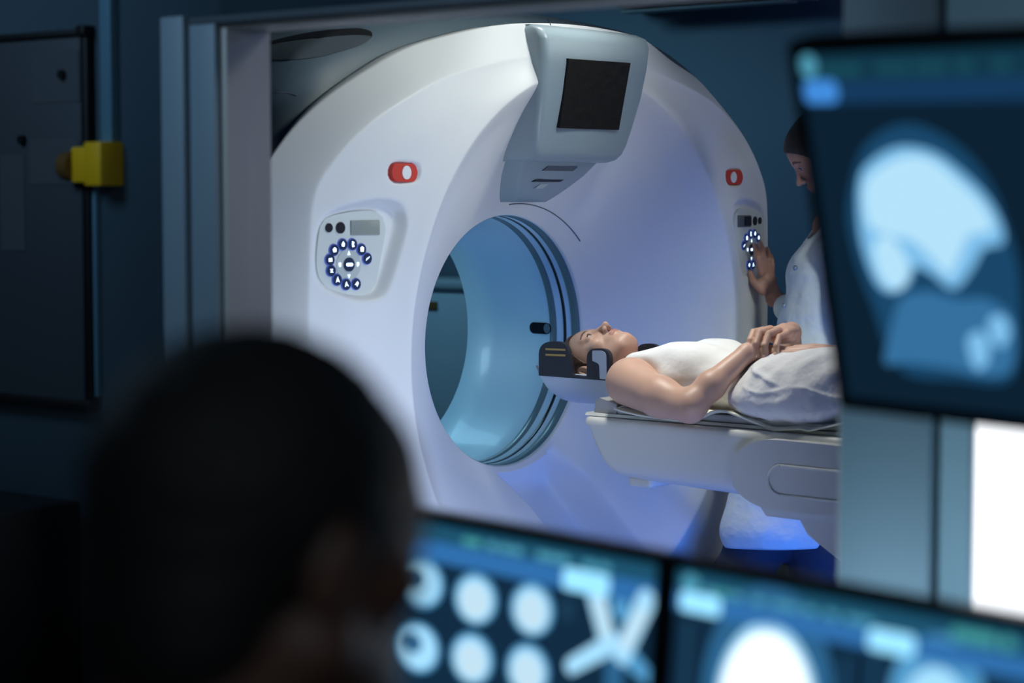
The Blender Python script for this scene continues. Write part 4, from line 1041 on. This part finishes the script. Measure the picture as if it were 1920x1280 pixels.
c += [polypx(S3, [(1600, 330), (1625, 270), (1680, 235), (1740, 240), (1810, 285), (1860, 350), (1890, 430), (1912, 520), (1912, 640), (1890, 715), (1800, 712), (1700, 700), (1660, 640), (1640, 580), (1610, 500), (1590, 410)], 'c1', 1),
      polypx(S3, [(1612, 340), (1640, 298), (1690, 275), (1750, 285), (1800, 320), (1850, 370), (1878, 420), (1880, 455), (1845, 465), (1825, 500), (1790, 540), (1745, 510), (1715, 500), (1705, 530), (1670, 548), (1640, 520), (1615, 440)], 'c3', 3),
      polypx(S3, [(1622, 350), (1650, 315), (1700, 292), (1750, 300), (1800, 340), (1845, 385), (1862, 430), (1820, 440), (1800, 480), (1780, 515), (1745, 480), (1710, 450), (1670, 440), (1630, 420)], 'c4', 4),
      polypx(S3, [(1640, 460), (1665, 440), (1700, 480), (1705, 515), (1685, 542), (1660, 530), (1645, 500)], 'c4', 4),
      polypx(S3, [(1690, 560), (1740, 545), (1800, 560), (1850, 560), (1900, 600), (1898, 690), (1850, 705), (1780, 690), (1700, 680), (1660, 680), (1670, 620)], 'c2', 2),
      polypx(S3, [(1815, 640), (1835, 620), (1855, 640), (1852, 680), (1830, 690)], 'c3', 3), polypx(S3, [(1855, 600), (1880, 590), (1895, 620), (1880, 650), (1860, 635)], 'c3', 3, 4)]
m3 = monitor('black tilted upper monitor at the right edge, showing a side-view blue head scan', S3, W3, H3, c, tuple(S3.P(.50, .2, -.2)[:2]) + (.745,), .014)
p = S3.P(.50, H3 * .5, -.05); f = S3.P(.52, H3 * .5, -.20)
bm = bmesh.new(); tube(bm, [p, (f[0], f[1], p[2] + .02), (f[0], f[1], .757)], .016, 14); from_bm('stand', bm, M['monk'], m3, True)
boxobj('foot', (f[0] - .1, f[1] - .1, .745), (f[0] + .1, f[1] + .1, .757), M['monk'], m3, .006, 3)

# the man in the foreground
mo = at2(508, 1014, 1.20)
ps = math.radians(42)
fh_ = CR * math.cos(ps) + _f0 * math.sin(ps); fh_[2] = 0; fh_ /= np.linalg.norm(fh_)
tl = math.radians(4); fwm = fh_ * math.cos(tl) + np.array([0, 0, -math.sin(tl)]); upm = fh_ * math.sin(tl) + np.array([0, 0, math.cos(tl)])
MM = FR(mo, fwm, None, upm)
man = empty('person', (mo[0], mo[1], 0)); props(man, 'blurred foreground person with short dark hair, seated before the monitors', 'person')
F = Field(mo + [-.16, -.16, -.30], mo + [.16, .16, .17], .004)
head_sdf(F, MM, male=True, slim=1.02)
F.frame(MM); F.cap((-.035, 0, -.06), (-.055, 0, -.22), .060, .066, k=.02); F.frame()
V, Q = F.mesh(); np_mesh('body', V, Q, [M['skinm'], M['skinm'], M['hairm'], M['nostril']], man, head_mats(V, Q, MM))
eyes(MM, man)
F = Field(mo - .18, mo + .19, .004)
F.frame(MM)
F.ell((-.018, 0, .034), (.100, .083, .092), k=0); F.ell((-.062, 0, -.030), (.052, .066, .070), k=.02)
F.ell((.115, 0, -.035), (.075, .13, .105), k=.006, op='sub'); F.ell((.020, 0, -.095), (.070, .13, .075), k=.006, op='sub')
for s in (-1, 1): F.ell((-.006, s * .092, -.010), (.022, .024, .036), k=.004, op='sub')
F.frame(); X_, Y_, Z_ = F.grid(); F.D += (.0014 * np.sin(X_ * 210) * np.sin(Y_ * 190) * np.sin(Z_ * 200)).astype(np.float32)
V, Q = F.mesh(); np_mesh('hair', V, Q, M['hairm'], man)
sd = np.cross([0, 0, 1], fh_)
nb = mo - fh_ * .05 + [0, 0, -.17]
F = Field(mo + [-.5, -.5, -.85], mo + [.65, .5, -.12], .009)
F.cap(nb + [0, 0, -.07], nb - fh_ * .03 + [0, 0, -.30], .10, .15, k=0); F.cap(nb - fh_ * .03 + [0, 0, -.30], nb + [0, 0, -.62], .15, .15, k=.05)
for s in (-1, 1):
    shd = nb + sd * s * .17 + [0, 0, -.10]; elb = shd + fh_ * .06 + sd * s * .04 + [0, 0, -.30]; hnd = elb + fh_ * .27 - sd * s * .06 + [0, 0, .03]
    F.cap(nb + [0, 0, -.06], shd, .07, .065, k=.04); F.cap(shd, elb, .06, .052, k=.02); F.cap(elb, hnd, .052, .038, k=.02)
F.cap(nb + [0, 0, .02], nb + [0, 0, -.06], .074, .10, k=.03)
V, Q = F.mesh(); np_mesh('jacket', relax(V, Q, 1), Q, M['jacket'], man)
F = Field(mo + [-.5, -.55, -1.27], mo + [.8, .5, -.60], .011)
hipc = nb + [0, 0, -.66]
for s in (-1, 1):
    h_ = hipc + sd * s * .09; k_ = h_ + fh_ * .42 + [0, 0, .02]; a_ = k_ + fh_ * .02; a_ = np.array([a_[0], a_[1], .08])
    F.cap(h_, k_, .095, .066, k=.03); F.cap(k_, a_, .064, .045, k=.02); F.cap(a_ - [0, 0, .03], a_ + fh_ * .15 - [0, 0, .04], .045, .035, k=.02)
V, Q = F.mesh(); np_mesh('trousers', relax(V, Q, 1), Q, M['jacket'], man)
chb = np.array([hipc[0], hipc[1], 0]) + fh_ * .05
chr_ = empty('office_chair', tuple(chb)); props(chr_, 'dark swivel office chair carrying the person in the foreground', 'chair')
sz = hipc[2] - .105
Rm = Matrix(FR((chb[0], chb[1], 0), fh_, None, (0, 0, 1)).tolist())
boxobj('seat', (-.23, -.23, sz - .07), (.23, .23, sz), M['fabric'], chr_, .03, 4, Rm)
boxobj('backrest', (-.32, -.2, sz + .10), (-.26, .2, sz + .50), M['fabric'], chr_, .025, 4, Rm)
boxobj('back_bar', (-.285, -.03, sz - .06), (-.265, .03, sz + .2), M['monk'], chr_, .005, 2, Rm); boxobj('under_plate', (-.28, -.05, sz - .09), (.1, .05, sz - .07), M['monk'], chr_, .005, 2, Rm)
bm = bmesh.new(); tube(bm, [(0, 0, .09), (0, 0, sz - .08)], .025, 14); bm.transform(Rm); from_bm('column', bm, M['monk'], chr_, True)
for k in range(5):
    a = 2 * PI * k / 5; bm = bmesh.new(); tube(bm, [(0, 0, .10), (.27 * math.cos(a), .27 * math.sin(a), .07)], [.022, .014], 10); bm.transform(Rm); lg = from_bm('leg', bm, M['monk'], chr_, True)
    bm = bmesh.new(); tube(bm, [(.27 * math.cos(a), .27 * math.sin(a) - .012, .027), (.27 * math.cos(a), .27 * math.sin(a) + .012, .027)], .027, 16); bm.transform(Rm); from_bm('caster', bm, M['rubber'], lg, True)
